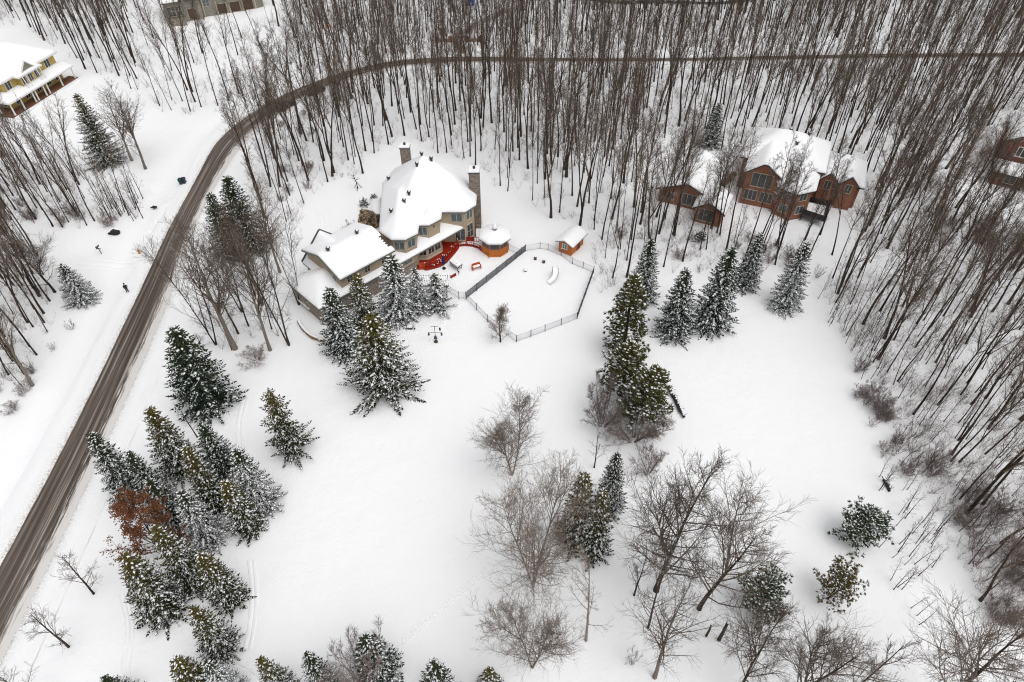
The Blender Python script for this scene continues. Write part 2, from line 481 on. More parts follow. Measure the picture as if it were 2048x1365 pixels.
def roof(parent, poly, z, h, snow_t=0.26, fas=0.24, step=0.7, names=('roof', 'roof_snow'), fmat='fascia', soft=0.35, blur=.22):
    """solid roof slab with fascia, carrying a rounded layer of snow (a part of the house, the snow a sub-part)"""
    pts = [Vector(p) for p in poly]
    bpts = []
    for i in range(len(pts)):
        a, b = pts[i], pts[(i + 1) % len(pts)]
        k = max(1, int((b - a).length / step))
        for j in range(k): bpts.append(a + (b - a) * j / k)
    nb = len(bpts)
    allp = list(bpts)
    for d in (0.10, 0.3):
        for q in inset([(p.x, p.y) for p in bpts], d):
            if inpoly(q[0], q[1], poly) and edgedist(q[0], q[1], poly) > d * 0.8: allp.append(Vector(q))
    xs = [p.x for p in pts]; ys = [p.y for p in pts]
    y = min(ys) + step * 0.5
    while y < max(ys):
        x = min(xs) + step * 0.5
        while x < max(xs):
            if inpoly(x, y, poly) and edgedist(x, y, poly) > 0.45: allp.append(Vector((x, y)))
            x += step
        y += step
    V, _, T, _, _, _ = delaunay_2d_cdt(allp, [], [list(range(nb))], 1, 1e-4)
    V = [(v.x, v.y) for v in V]
    T = [tuple(t) if (V[t[1]][0] - V[t[0]][0]) * (V[t[2]][1] - V[t[0]][1]) - (V[t[1]][1] - V[t[0]][1]) * (V[t[2]][0] - V[t[0]][0]) > 0 else tuple(reversed(t)) for t in T]
    cnt = {}
    for t in T:
        for i in range(3): cnt[(t[i], t[(i + 1) % 3])] = 1
    bed = [e for e in cnt if (e[1], e[0]) not in cnt]
    offs = [(0, 0)] + [(blur * math.cos(k * math.pi / 4), blur * math.sin(k * math.pi / 4)) for k in range(8)]
    H_ = [h(*p) if edgedist(p[0], p[1], poly) < .2 else sum(h(p[0] + a, p[1] + b) for a, b in offs) / 9 for p in V]
    def layer(lo, hi):
        m = MB()
        n = len(V)
        m.v = [(p[0], p[1], z + H_[i] + lo(p)) for i, p in enumerate(V)] + [(p[0], p[1], z + H_[i] + hi(p)) for i, p in enumerate(V)]
        m.f = [tuple(reversed(t)) for t in T] + [(t[0] + n, t[1] + n, t[2] + n) for t in T] + [(a, b, b + n, a + n) for a, b in bed]
        return m
    r_ = layer(lambda p: -fas, lambda p: 0.0).build(names[0], M[fmat], parent)
    def th(p):
        d = edgedist(p[0], p[1], poly)
        return snow_t * (0.45 + 0.55 * math.sqrt(min(1.0, d / soft)))
    so = layer(lambda p: 0.004, th).build(names[1], M['snowpack'], r_)
    so.data.polygons.foreach_set('use_smooth', [len(T) <= i < 2 * len(T) for i in range(len(so.data.polygons))])
    return r_
def walls(parent, poly, z0, top, mat, name='wall', step=0.6):
    """closed wall ring; top is a height or a function of x,y"""
    m = MB()
    for i in range(len(poly)):
        a, b = Vector(poly[i]), Vector(poly[(i + 1) % len(poly)])
        k = max(1, int((b - a).length / step)) if callable(top) else 1
        P_ = [a + (b - a) * j / k for j in range(k + 1)]
        vs_ = [(p.x, p.y, z0) for p in P_] + [(p.x, p.y, top(p.x, p.y) if callable(top) else top) for p in P_]
        m.add(vs_, [(j, j + 1, k + 1 + j + 1, k + 1 + j) for j in range(k)])
    return m.build(name, M[mat], parent)
def window(parent, c, d, n, w, h, z, panes=2, rows=1, glass='glass', frame='frame', fw=0.07, name='window'):
    """c=(x,y) on the wall face, d along the wall, n outward; z sill height"""
    m = MB()
    def bar(x0, x1, z0_, z1_, dep=0.09):
        cx_ = (x0 + x1) / 2
        m.obox((c[0] + d[0] * cx_ + n[0] * dep / 2, c[1] + d[1] * cx_ + n[1] * dep / 2), d, n, x1 - x0, dep, z0_, z1_)
    bar(-w / 2 - fw, w / 2 + fw, z - fw, z, 0.13)
    bar(-w / 2 - fw, w / 2 + fw, z + h, z + h + fw)
    bar(-w / 2 - fw, -w / 2, z, z + h)
    bar(w / 2, w / 2 + fw, z, z + h)
    for i in range(1, panes): bar(-w / 2 + w * i / panes - fw * .45, -w / 2 + w * i / panes + fw * .45, z, z + h, 0.08)
    for i in range(1, rows): bar(-w / 2, w / 2, z + h * i / rows - fw * .35, z + h * i / rows + fw * .35, 0.075)
    f = m.build(name, M[frame], parent)
    for i in range(panes):
        for j in range(rows):
            g = MB()
            cx_ = -w / 2 + w * (i + .5) / panes
            g.obox((c[0] + d[0] * cx_ + n[0] * 0.02, c[1] + d[1] * cx_ + n[1] * 0.02), d, n, w / panes - fw * .5, 0.03, z + h * j / rows + fw * .3, z + h * (j + 1) / rows - fw * .3)
            g.build('pane', M[glass], f)
    return f
def wall_window(parent, a, b, t, w, h, z, off=0.0, **k):
    """window on the wall from a to b (polygon counter-clockwise), t = fraction along"""
    d = Vector((b[0] - a[0], b[1] - a[1])); d.normalize()
    n = (d.y, -d.x)
    c = (a[0] + (b[0] - a[0]) * t + n[0] * off, a[1] + (b[1] - a[1]) * t + n[1] * off)
    return window(parent, c, (d.x, d.y), n, w, h, z, **k)

# ------------------------------------------------------------------ road line and ground
def chaikin(P_, k=2):
    for _ in range(k):
        Q = [P_[0]]
        for a, b in zip(P_[:-1], P_[1:]):
            Q.append((a[0] * .75 + b[0] * .25, a[1] * .75 + b[1] * .25))
            Q.append((a[0] * .25 + b[0] * .75, a[1] * .25 + b[1] * .75))
        Q.append(P_[-1])
        P_ = Q
    return P_
def resample(P_, n):
    P_ = np.array(P_)
    s = np.concatenate([[0], np.cumsum(np.hypot(*np.diff(P_, axis=0).T))])
    t = np.linspace(0, s[-1], n)
    return np.stack([np.interp(t, s, P_[:, 0]), np.interp(t, s, P_[:, 1])], 1)
LPX = [(126, 900), (284, 572), (330.6, 469), (348.7, 436), (389, 363.6), (417, 308), (439.5, 276), (478.6, 243), (517.7, 215.7), (556.7, 194), (596, 176.6), (654, 155), (713, 136.5), (800, 119), (925, 113), (1015, 115), (1200, 117), (1360, 117), (1640, 110), (1851, 107), (2300, 105)]
RPX = [(210, 900), (352, 572), (392, 445), (425, 382), (445, 348.5), (474.7, 301.6), (502, 274), (537, 245), (576, 219.6), (615, 194), (654, 176.6), (713, 155), (800, 133), (925, 127), (1015, 126), (1200, 125), (1360, 125), (1640, 120), (1851, 118), (2300, 116)]
NR = 260
Ledge = resample(chaikin([(-51.2, -30), (-51.7, 20)] + [at(*p) for p in LPX]), NR)
Redge = resample(chaikin([(-46.2, -30), (-46.6, 20)] + [at(*p) for p in RPX]), NR)
CL = (Ledge + Redge) / 2
def road_dist(x, y):
    """distance of points (arrays) to the road centre line"""
    x = np.asarray(x, float); y = np.asarray(y, float)
    out = np.full(x.shape, 1e9)
    C_ = CL[::3]
    for p in C_: out = np.minimum(out, np.hypot(x - p[0], y - p[1]))
    return out
LAT = np.random.RandomState(4).uniform(-1, 1, (2, 256, 256))
def vnoise(x, y, scale, k):
    u, v = x / scale + 90.5, y / scale + 90.5
    i, j = np.floor(u).astype(int), np.floor(v).astype(int)
    f, g = u - i, v - j
    f, g = f * f * (3 - 2 * f), g * g * (3 - 2 * g)
    L_ = LAT[k - 1]
    i0, i1, j0, j1 = i % 256, (i + 1) % 256, j % 256, (j + 1) % 256
    return (L_[i0, j0] * (1 - f) + L_[i1, j0] * f) * (1 - g) + (L_[i0, j1] * (1 - f) + L_[i1, j1] * f) * g
def gz(x, y):
    x = np.asarray(x, float); y = np.asarray(y, float)
    d = road_dist(x, y)
    fade = np.clip((d - 5) / 12, 0, 1)
    lawn = vnoise(x, y, 14.0, 1) * .13 + vnoise(x, y, 5.0, 2) * .035
    wood = np.clip(np.clip((y - 92) / 20, 0, 1) + np.clip((x - 42) / 12, 0, 1) + np.clip((-60 - x) / 8, 0, 1), 0, 1)
    lawn = lawn + wood * (vnoise(x, y, 6.0, 1) * .22 + vnoise(x, y, 2.6, 2) * .12)
    ditch = -0.32 * np.exp(-((d - 6.8) / 1.5) ** 2) * (y < 150)
    return lawn * fade + ditch
def gz1(x, y): return float(gz(np.array([x]), np.array([y]))[0])

def build_ground():
    fx = np.arange(-165, 165.1, 1.1)
    fy = np.arange(4, 232, 1.1)
    xs = np.concatenate([[-2500, -900, -400, -240, -190], fx, [190, 240, 400, 900, 2500]])
    ys = np.concatenate([[-900, -300, -120, -50, -15], fy, [250, 300, 420, 900, 2600]])
    X, Y = np.meshgrid(xs, ys)
    Z = gz(X.ravel(), Y.ravel())
    V = np.stack([X.ravel(), Y.ravel(), Z], 1)
    nx, ny = len(xs), len(ys)
    i = np.arange((nx - 1) * (ny - 1))
    r, c = i // (nx - 1), i % (nx - 1)
    a = r * nx + c
    Fq = np.stack([a, a + 1, a + nx + 1, a + nx], 1)
    me = np_mesh('snowy_ground', V, Fq, M['snow'], True)
    structure('snowy_ground', me)
def np_mesh(name, V, Fq, mat, smooth=False):
    me = bpy.data.meshes.new(name)
    k = Fq.shape[1]
    me.vertices.add(len(V)); me.vertices.foreach_set('co', np.asarray(V, np.float32).ravel())
    me.loops.add(Fq.size); me.loops.foreach_set('vertex_index', Fq.astype(np.int32).ravel())
    me.polygons.add(len(Fq))
    me.polygons.foreach_set('loop_start', np.arange(0, Fq.size, k, dtype=np.int32))
    me.polygons.foreach_set('loop_total', np.full(len(Fq), k, np.int32))
    if smooth: me.polygons.foreach_set('use_smooth', np.ones(len(Fq), bool))
    me.materials.append(mat)
    me.update(calc_edges=True)
    me.validate()
    return me
build_ground()

def ribbon(name, A, B, ncol, zf, mat, uvw=None, kind='structure'):
    """strip between lines A and B (n,2); zf(t,i) height; uv = metres across, along"""
    n = len(A)
    V, UV = [], []
    s = np.concatenate([[0], np.cumsum(np.hypot(*np.diff((A + B) / 2, axis=0).T))])
    for i in range(n):
        w = np.hypot(*(B[i] - A[i]))
        for j in range(ncol + 1):
            t = j / ncol
            p = A[i] * (1 - t) + B[i] * t
            V.append((p[0], p[1], zf(t, i, p)))
            UV.append((t * (uvw if uvw else w), s[i]))
    Fq = np.array([(i * (ncol + 1) + j, i * (ncol + 1) + j + 1, (i + 1) * (ncol + 1) + j + 1, (i + 1) * (ncol + 1) + j) for i in range(n - 1) for j in range(ncol)])
    V = np.array(V)
    # keep faces upward
    a, b, c = V[Fq[0, 0]], V[Fq[0, 1]], V[Fq[0, 2]]
    if np.cross(b - a, c - a)[2] < 0: Fq = Fq[:, ::-1]
    me = np_mesh(name, V, Fq, mat, True)
    uv = me.uv_layers.new(name='UVMap')
    li = np.zeros(len(me.loops), np.int32); me.loops.foreach_get('vertex_index', li)
    uv.data.foreach_set('uv', np.array(UV, np.float32)[li].ravel())
    o = link(name, me)
    tag(o, kind=kind)
    return o
ribbon('road', Ledge, Redge, 8, lambda t, i, p: 0.03 + 0.02 * (1 - (2 * t - 1) ** 2), M['road'], 4.9)
def offset_line(A, B, d):
    """line A pushed outward (away from B) by d"""
    t = A - B
    t /= np.linalg.norm(t, axis=1)[:, None]
    return A + t * d
rb = random.Random(5)
bn = np.cumsum(np.array([rb.uniform(-1, 1) for _ in range(NR)]))
bn = np.convolve(np.array([rb.uniform(-1, 1) for _ in range(NR + 4)]), np.ones(5) / 5, 'valid')
def bankz(side):
    def zf(t, i, p):
        prof = np.interp(t, [0, .10, .28, .5, .75, 1], [0.0, .13, .20, .13, .05, -.14])
        return 0.02 + prof * (1 + 0.8 * bn[i]) * (1.0 if side else 0.8) + (.09 * float(vnoise(np.array([p[0]]), np.array([p[1]]), .8, 1)[0]) * math.sin(math.pi * min(1, t * 1.15)) if t > .05 else 0)
    return zf
ribbon('roadside_snowbank', offset_line(Ledge, Redge, -0.12), offset_line(Ledge, Redge, 3.4), 12, bankz(1), M['bank'], 1.0)
ribbon('roadside_snowbank', offset_line(Redge, Ledge, -0.12), offset_line(Redge, Ledge, 3.0), 12, bankz(0), M['bank'], 1.0)
def track(name, px, w, grooves, mat='snow'):
    """wheel or foot track pressed into the snow: low ridges beside shallow grooves"""
    C_ = resample(chaikin([at(*p) for p in px]), 70)
    T = np.gradient(C_, axis=0); T /= np.linalg.norm(T, axis=1)[:, None]
    N_ = np.stack([-T[:, 1], T[:, 0]], 1)
    rr = random.Random(len(px) * 7 + int(w * 10))
    jit = np.array([rr.uniform(-1, 1) for _ in range(70)])
    def zf(t, i, p):
        g = gz1(p[0], p[1])
        e = math.sin(math.pi * t)
        k = 0.0
        for c in grooves: k += math.exp(-((t - c) / 0.07) ** 2)
        return g - 0.03 + 0.09 * min(1, e * 4) - 0.085 * min(1, k) * (1 + .3 * jit[i]) + 0.01 * jit[i] * e
    ribbon(name, C_ - N_ * w / 2, C_ + N_ * w / 2, 16, zf, M[mat])
track('tyre_track', [(262, 527), (230, 529), (190, 526), (150, 521), (120, 505)], 2.4, (.25, .75))
track('tyre_track', [(352, 376), (335, 375), (305, 371), (280, 362)], 2.4, (.25, .75))
track('tyre_track', [(335, 402), (320, 396), (295, 388), (260, 382)], 2.4, (.25, .75))
track('tyre_track', [(640, 415), (655, 440), (650, 470), (625, 500)], 2.2, (.25, .75))
track('footpath', [(490, 800), (478, 850), (482, 900), (476, 700)][:3], 1.0, (.5,))
track('footpath', [(245, 1190), (262, 1260), (252, 1320), (250, 1380)], 1.0, (.35, .7))
track('footpath', [(480, 1320), (510, 1335), (530, 1360), (545, 1400)], 0.9, (.5,))
track('footpath', [(503, 1120), (510, 1180), (505, 1250), (495, 1300)], 0.9, (.5,))
fp = MB()
rf = random.Random(8)
for (p0, p1, n) in [((975, 1140), (800, 1290), 26), ((290, 470), (345, 400), 18), ((880, 655), (930, 600), 12)]:
    a, b = Vector(at(*p0)), Vector(at(*p1))
    d = (b - a).normalized(); nn = Vector((-d.y, d.x))
    for i in range(n):
        q = a + (b - a) * (i / n) + nn * (0.16 if i % 2 else -0.16) + Vector((rf.uniform(-.08, .08), rf.uniform(-.08, .08)))
        z = gz1(q.x, q.y)
        ring, ring2, cen = [], [], []
        for j in range(8):
            th = j * math.pi / 4
            for L_, k, dz in ((ring, .30, -0.02), (ring2, .21, .05)):
                e = d * (math.cos(th) * k * 1.3) + nn * (math.sin(th) * k * .8)
                L_.append((q.x + e.x, q.y + e.y, z + dz))
        vs_ = ring + ring2 + [(q.x, q.y, z + .006)]
        fp.add(vs_, [(j, (j + 1) % 8, 8 + (j + 1) % 8, 8 + j) for j in range(8)] + [(8 + j, 8 + (j + 1) % 8, 16) for j in range(8)])
tag(fp.build('footprint_trail', M['snow'], smooth=False), 'trails of footprints pressed into the snow', 'footprints', kind='stuff')
# far side: a narrow drive and a creek bank
dv = resample(chaikin([at(*p) for p in [(928, 112), (915, 92), (915, 78), (930, 62), (975, 38), (1010, 22)]]), 40)
Td = np.gradient(dv, axis=0); Td /= np.linalg.norm(Td, axis=1)[:, None]; Nd = np.stack([-Td[:, 1], Td[:, 0]], 1)
ribbon('far_driveway', dv - Nd * 1.1, dv + Nd * 1.1, 4, lambda t, i, p: 0.16 - 0.1 * (2 * t - 1) ** 2, M['gravel'])
ck = resample(chaikin([at(*p) for p in [(1100, -20), (1190, 3), (1240, 6), (1300, 4), (1380, 7), (1460, 9), (1600, -20)]]), 60)
ribbon('creek', ck + np.array([0, .9]), ck - np.array([0, .9]), 4, lambda t, i, p: 0.22, M['water'])

# ------------------------------------------------------------------ the main house
r2 = math.sqrt(.5)
def W(a, b): return (-25.9 + a * r2 - b * r2, 68.3 + a * r2 + b * r2)      # frame of the garage wing and porch
E1, E2 = (r2, r2), (-r2, r2)
FOOT = []                                                                # building footprints (no trees there)
def vent_part(parent, x, y, z, s=1.0):
    m = MB()
    m.box(x - .17 * s, x + .17 * s, y - .17 * s, y + .17 * s, z - .3, z + .42 * s)
    m.box(x - .26 * s, x + .26 * s, y - .26 * s, y + .26 * s, z + .42 * s, z + .56 * s)
    v = m.build('roof_vent', M['vent'], parent)
    c = MB()
    c.blob((x + .05, y + .05, z + .58 * s), (.2 * s, .2 * s, .07), 3, 6, 4, .1)
    c.build('snow_cap', M['lump'], v, True)
def chimney_part(parent, x, y, w, d, z0, z1, mat='chimney', flue=True):
    m = MB()
    m.box(x - w / 2, x + w / 2, y - d / 2, y + d / 2, z0, z1)
    ch = m.build('chimney', M[mat], parent)
    m = MB(); m.box(x - w / 2 - .1, x + w / 2 + .1, y - d / 2 - .1, y + d / 2 + .1, z1, z1 + .16); m.build('chimney_cap', M['dgrey'], ch)
    m = MB()
    pts = [(x - w / 2 - .06, y - d / 2 - .06), (x + w / 2 + .06, y - d / 2 - .06), (x + w / 2 + .06, y + d / 2 + .06), (x - w / 2 - .06, y + d / 2 + .06)]
    m.prism(pts, z1 + .16, z1 + .34); m.prism(inset(pts, .15), z1 + .34, z1 + .42)
    m.build('snow_cap', M['lump'], ch)
    if flue:
        m = MB(); m.tube([(x, y, z1 + .3), (x, y, z1 + .75)], [.2, .2], 8, True); m.build('flue', M['vent'], ch)
    return ch
def main_house():
    R_ = thing('stone_and_stucco_house', 'large tan stucco house with stone garage wing and thick snow on its hipped roofs', 'house', (-17, 84, 0))
    ze = 6.15
    E0 = [(-20.5, 94), (-19.3, 81.2), (-17.3, 79.25), (-15.3, 79.25), (-13.62, 80.8), (-13.62, 82.8), (-12.2, 82.8), (-10.5, 84.45), (-10.5, 86.2), (-7.05, 86.2), (-5.45, 88.1), (-5.45, 92.2), (-7.2, 97), (-11, 99.6), (-16, 100.2), (-19.2, 98)]
    FOOT.append(inset(E0, -1.5))
    s = 0.78
    main = [(-20.2, 90), (-17, 83.3), (-5.45, 88.6), (-5.45, 92.2), (-7.2, 97), (-11, 99.6), (-16, 100.2), (-19.2, 98), (-20.5, 94)]
    bay1 = [(-19.3, 81.2), (-17.3, 79.25), (-15.3, 79.25), (-13.62, 80.8), (-13.62, 92), (-20.3, 92)]
    bay2 = [(-13.62, 82.8), (-12.2, 82.8), (-10.5, 84.45), (-10.5, 92), (-13.62, 92)]
    bay3 = [(-10.5, 86.2), (-7.05, 86.2), (-5.45, 88.1), (-5.45, 92), (-10.5, 92)]
    hm = hmax(hip(main, s), hip(bay1, s), hip(bay2, s), hip(bay3, s), lambda x, y: 0.0)
    walls(R_, inset(E0, .42), -.4, ze - .1, 'stucco')
    roof(R_, E0, ze, hm, snow_t=.30, soft=.3, step=.45, blur=.13)
    wp = inset(E0, .42)
    wall_window(R_, wp[2], wp[3], .5, 1.35, 1.35, 4.15)
    wall_window(R_, wp[3], wp[4], .55, 1.25, 1.35, 4.15)
    wall_window(R_, wp[6], wp[5], .5, 1.0, 1.3, 4.2) if False else wall_window(R_, wp[5], wp[6], .48, 1.15, 1.35, 4.2)
    # small round ornament on the second bay
    a, b = Vector(wp[6]), Vector(wp[7])
    d = (b - a).normalized(); n = Vector((d.y, -d.x)); c = a + (b - a) * .5
    m = MB(); m.tube([(c.x, c.y, 5.2), (c.x + n.x * .07, c.y + n.y * .07, 5.2)], [.19, .15], 8, True); m.build('wall_ornament', M['dgrey'], R_)
    wall_window(R_, wp[8], wp[9], .68, 1.6, 1.4, 4.2)
    wall_window(R_, wp[9], wp[10], .5, 1.15, 1.4, 4.2)
    wall_window(R_, wp[8], wp[9], .80, 1.5, 2.1, .75, glass='glassdark', name='patio_door')
    wall_window(R_, wp[9], wp[10], .5, 1.2, 2.5, .7, panes=2, rows=2, glass='glassdark')
    wall_window(R_, wp[10], wp[11], .3, 1.0, 1.3, 4.2)
    wall_window(R_, wp[0], wp[1], .7, 1.2, 1.4, 4.2)
    # corner boards and down pipe
    for i in (2, 3, 4, 6, 7, 9, 10):
        m = MB(); m.tube([(wp[i][0], wp[i][1], .0 if i > 8 else 3.0), (wp[i][0], wp[i][1], ze - .2)], [.07, .07], 5); m.build('corner_board', M['trim'], R_)
    m = MB(); m.tube([(wp[10][0] + .12, wp[10][1] - .02, 0), (wp[10][0] + .12, wp[10][1] - .02, ze - .25)], [.06, .06], 6); m.build('down_pipe', M['vent'], R_)
    for (x, y) in [(-13.7, 93.2), (-14.3, 91.3), (-12.2, 92.4), (-15.3, 87.2), (-15.9, 85.8), (-17.6, 83.6), (-19.3, 93.4)]: vent_part(R_, x, y, ze + hm(x, y) + .25)
    chimney_part(R_, -17.2, 99.4, 1.5, 1.2, 0, 9.6)
    chimney_part(R_, -5.75, 91.4, 1.6, 1.6, 0, 10.1)
    # front door canopy on the drive side
    cp = [at(743, 398, 3), at(743, 420, 3), at(752, 428, 3), at(763, 428, 3), at(763, 398, 3)]
    roof(R_, cp, 2.9, hip(cp, .35), names=('entry_canopy', 'canopy_snow'))
    for q in (cp[1], cp[0]):
        m = MB(); m.tube([(q[0] + .4, q[1] + .2, -.2), (q[0] + .4, q[1] + .2, 2.75)], [.12, .12], 8); m.build('canopy_post', M['trim'], R_)
    # porch roof running along the ground floor
    PR = [W(12.8, -.05), W(26.2, -.05), W(26.2, 3.2), W(22.5, 4.2), W(12.8, 4.2)]
    p0 = W(0, -.05)
    roof(R_, PR, 2.95, lambda x, y: .34 * ((x - p0[0]) * E2[0] + (y - p0[1]) * E2[1]), names=('porch_roof', 'porch_roof_snow'), snow_t=.3)
    # ground floor under the porch roof
    w1 = [W(12.6, .42), W(16.7, .42), W(16.7, 5), W(12.6, 5)]
    walls(R_, w1, 1.25, 3.05, 'stucco')
    walls(R_, [W(12.6, .32), W(16.8, .32), W(16.8, 5), W(12.6, 5)], -.4, 1.25, 'stone', 'stone_base')
    wall_window(R_, w1[0], w1[1], .66, 1.5, .85, 1.75)
    wall_window(R_, w1[0], w1[1], .24, .7, .85, 1.75)
    w2 = [W(16.7, 2.7), W(25.6, 2.7), W(25.6, 6), W(16.7, 6)]
    walls(R_, w2, -.2, 3.6, 'stucco')
    gb = [W(18.1, 2.8), W(18.1, 1.35), W(19.05, .45), W(21.75, .45), W(22.6, 1.35), W(22.6, 2.8)]
    walls(R_, gb, .6, 3.05, 'trim', 'bay_wall')
    m = MB(); m.prism(inset(gb, -.14), .42, .62); m.build('bay_ledge', M['trim'], R_)
    wall_window(R_, gb[1], gb[2], .5, .95, 1.25, 1.25, glass='glassdark')
    wall_window(R_, gb[2], gb[3], .28, 1.05, 1.25, 1.25, panes=2, glass='glassdark')
    wall_window(R_, gb[2], gb[3], .75, 1.05, 1.25, 1.25, panes=2, glass='glassdark')
    # garage wing: stone ground floor with hipped skirt roof
    GF = [W(0, 0), W(13, 0), W(13, 8.6), W(3.6, 8.6), W(3.6, 7.2), W(0, 7.2)]
    FOOT.append([W(-2, -2), W(15, -2), W(15, 11), W(-2, 11)])
    zl = 3.15
    walls(R_, GF, -.4, zl - .1, 'stone', 'stone_wall')
    LR = [W(-.35, -.35), W(13.2, -.35), W(13.2, 7.6), W(-.35, 7.6)]
    q0 = Vector(W(-.35, -.35))
    def hl(x, y):
        d = Vector((x, y)) - q0
        a, b = d.x * E1[0] + d.y * E1[1], d.x * E2[0] + d.y * E2[1]
        return max(0, min(.5 * a, .36 * b, .5 * (13.55 - a), .5 * (7.95 - b), 2.2))
    roof(R_, LR, zl, hl, names=('skirt_roof', 'skirt_roof_snow'), snow_t=.22)
    for t in (.30, .5):
        f = wall_window(R_, GF[5], GF[0], t, .75, 1.5, 1.0, panes=2, rows=2, glass='glassdark')
    # snow ledge under those windows, small gable over the side door
    m = MB(); a, b = Vector(W(-.12, 3.2)), Vector(W(-.12, 6.2)); m.obox(((a.x + b.x) / 2, (a.y + b.y) / 2), E2, (-r2, -r2), 3.0, .3, .75, .88); m.build('window_ledge', M['snowpack'], R_)
    m = MB(); m.tube([(*W(-.05, -.08), 0), (*W(-.05, -.08), zl)], [.07, .07], 6); m.build('down_pipe', M['trim'], R_)
    # second storey of the wing
    zu = 5.7
    U = [W(4.15, .55), W(12.9, .55), W(12.9, 8.6), W(4.15, 8.6)]
    UR = [W(3.75, -.1), W(13.1, -.1), W(13.1, 9.3), W(3.75, 9.3)]
    g1_ = gable(W(0, 4.6), E1, .33, 4.7)
    walls(R_, U, zl - .3, lambda x, y: zu + g1_(x, y) - .2, 'stucco')
    # cross gable towards the drive
    g2_ = gable(W(7.2, 0), E2, .98, 3.75)
    hw = hmax(lambda x, y: g1_(x, y))
    roof(R_, UR, zu, hw, names=('wing_roof', 'wing_roof_snow'), snow_t=.3)
    CR = [W(3.45, 4.6), W(10.95, 4.6), W(10.95, 9.5), W(3.45, 9.5)]
    roof(R_, CR, 3.5, g2_, names=('cross_gable_roof', 'cross_gable_snow'), snow_t=.2)
    CW = [W(4.0, 5), W(10.4, 5), W(10.4, 9.1), W(4.0, 9.1)]
    walls(R_, CW, -.3, lambda x, y: 3.5 + g2_(x, y) - .22, 'stucco', 'gable_wall')
    # dark rake boards on the cross gable
    for s0, s1 in ((3.45, 7.2), (7.2, 10.95)):
        m = MB()
        for bb in (9.5,):
            p, q = W(s0, bb), W(s1, bb)
            za, zb = 3.5 + .98 * (3.75 - abs(s0 - 7.2)), 3.5 + .98 * (3.75 - abs(s1 - 7.2))
            m.tube([(p[0], p[1], za + .16), (q[0], q[1], zb + .16)], [.17, .17], 4, True)
        m.build('rake_board', M['dgrey'], R_)
    for s_, k in (((W(3.75, -.1), W(3.75, 4.6)), 0), ((W(3.75, 4.6), W(3.75, 9.3)), 1)):
        p, q = s_
        m = MB(); z0_, z1_ = (zu, zu + .33 * 4.7) if k == 0 else (zu + .33 * 4.7, zu)
        m.tube([(p[0], p[1], z0_ - .12), (q[0], q[1], z1_ - .12)], [.13, .13], 4, True)
        m.build('rake_board', M['fascia'], R_)
    for t in (.16, .5, .83): wall_window(R_, U[0], U[1], t, .85, 1.15, 4.05, panes=2, rows=2, glass='glassdark')
    wall_window(R_, U[3], U[0], .82, .7, .8, 4.3, panes=1)
    for (a, b) in [(5.3, 4.4), (10.4, 4.75)]:
        q = W(a, b); vent_part(R_, q[0], q[1], zu + g1_(*q) + .2)
    # patch of bare shingle where snow slid off
    m = MB()
    for i in range(9):
        q = W(12.75 + .2 * (i % 2), .75 + i * .23); m.obox(q, E1, E2, .5, .24, zu + g1_(*q) + .2, zu + g1_(*q) + .34)
    m.build('bare_shingles', M['wood'], R_)
    return R_
main_house()

def rail_run(parent, pts, z, h=.85, mat='red', posts=True, snow=True):
    """railing along pts: rails, balusters and separate posts, snow lying on the top rail"""
    m, s_ = MB(), MB()
    rr = random.Random(int(abs(pts[0][0]) * 100))
    P_ = resample(pts, max(4, int(sum(math.dist(a, b) for a, b in zip(pts[:-1], pts[1:])) / .16)))
    for a, b in zip(P_[:-1], P_[1:]):
        m.tube([(*a, z + h), (*b, z + h)], [.055, .055], 4)
        m.tube([(*a, z + .14), (*b, z + .14)], [.04, .04], 4)
    for p in P_[::2]: m.tube([(*p, z), (*p, z + h)], [.03, .03], 4)
    m.build('railing', M[mat], parent)
    if posts:
        for p in P_[::7]:
            q = MB(); q.box(p[0] - .07, p[0] + .07, p[1] - .07, p[1] + .07, z - .3, z + h + .1); q.build('post', M[mat], parent)
    if snow:
        for p in P_:
            if rr.random() < .16: s_.blob((p[0], p[1], z + h + .07), (.10, .10, .06), rr.randint(0, 99), 6, 4)
        o = s_.build('railing_snow', M['lump'], parent, True); o['kind'] = 'stuff'
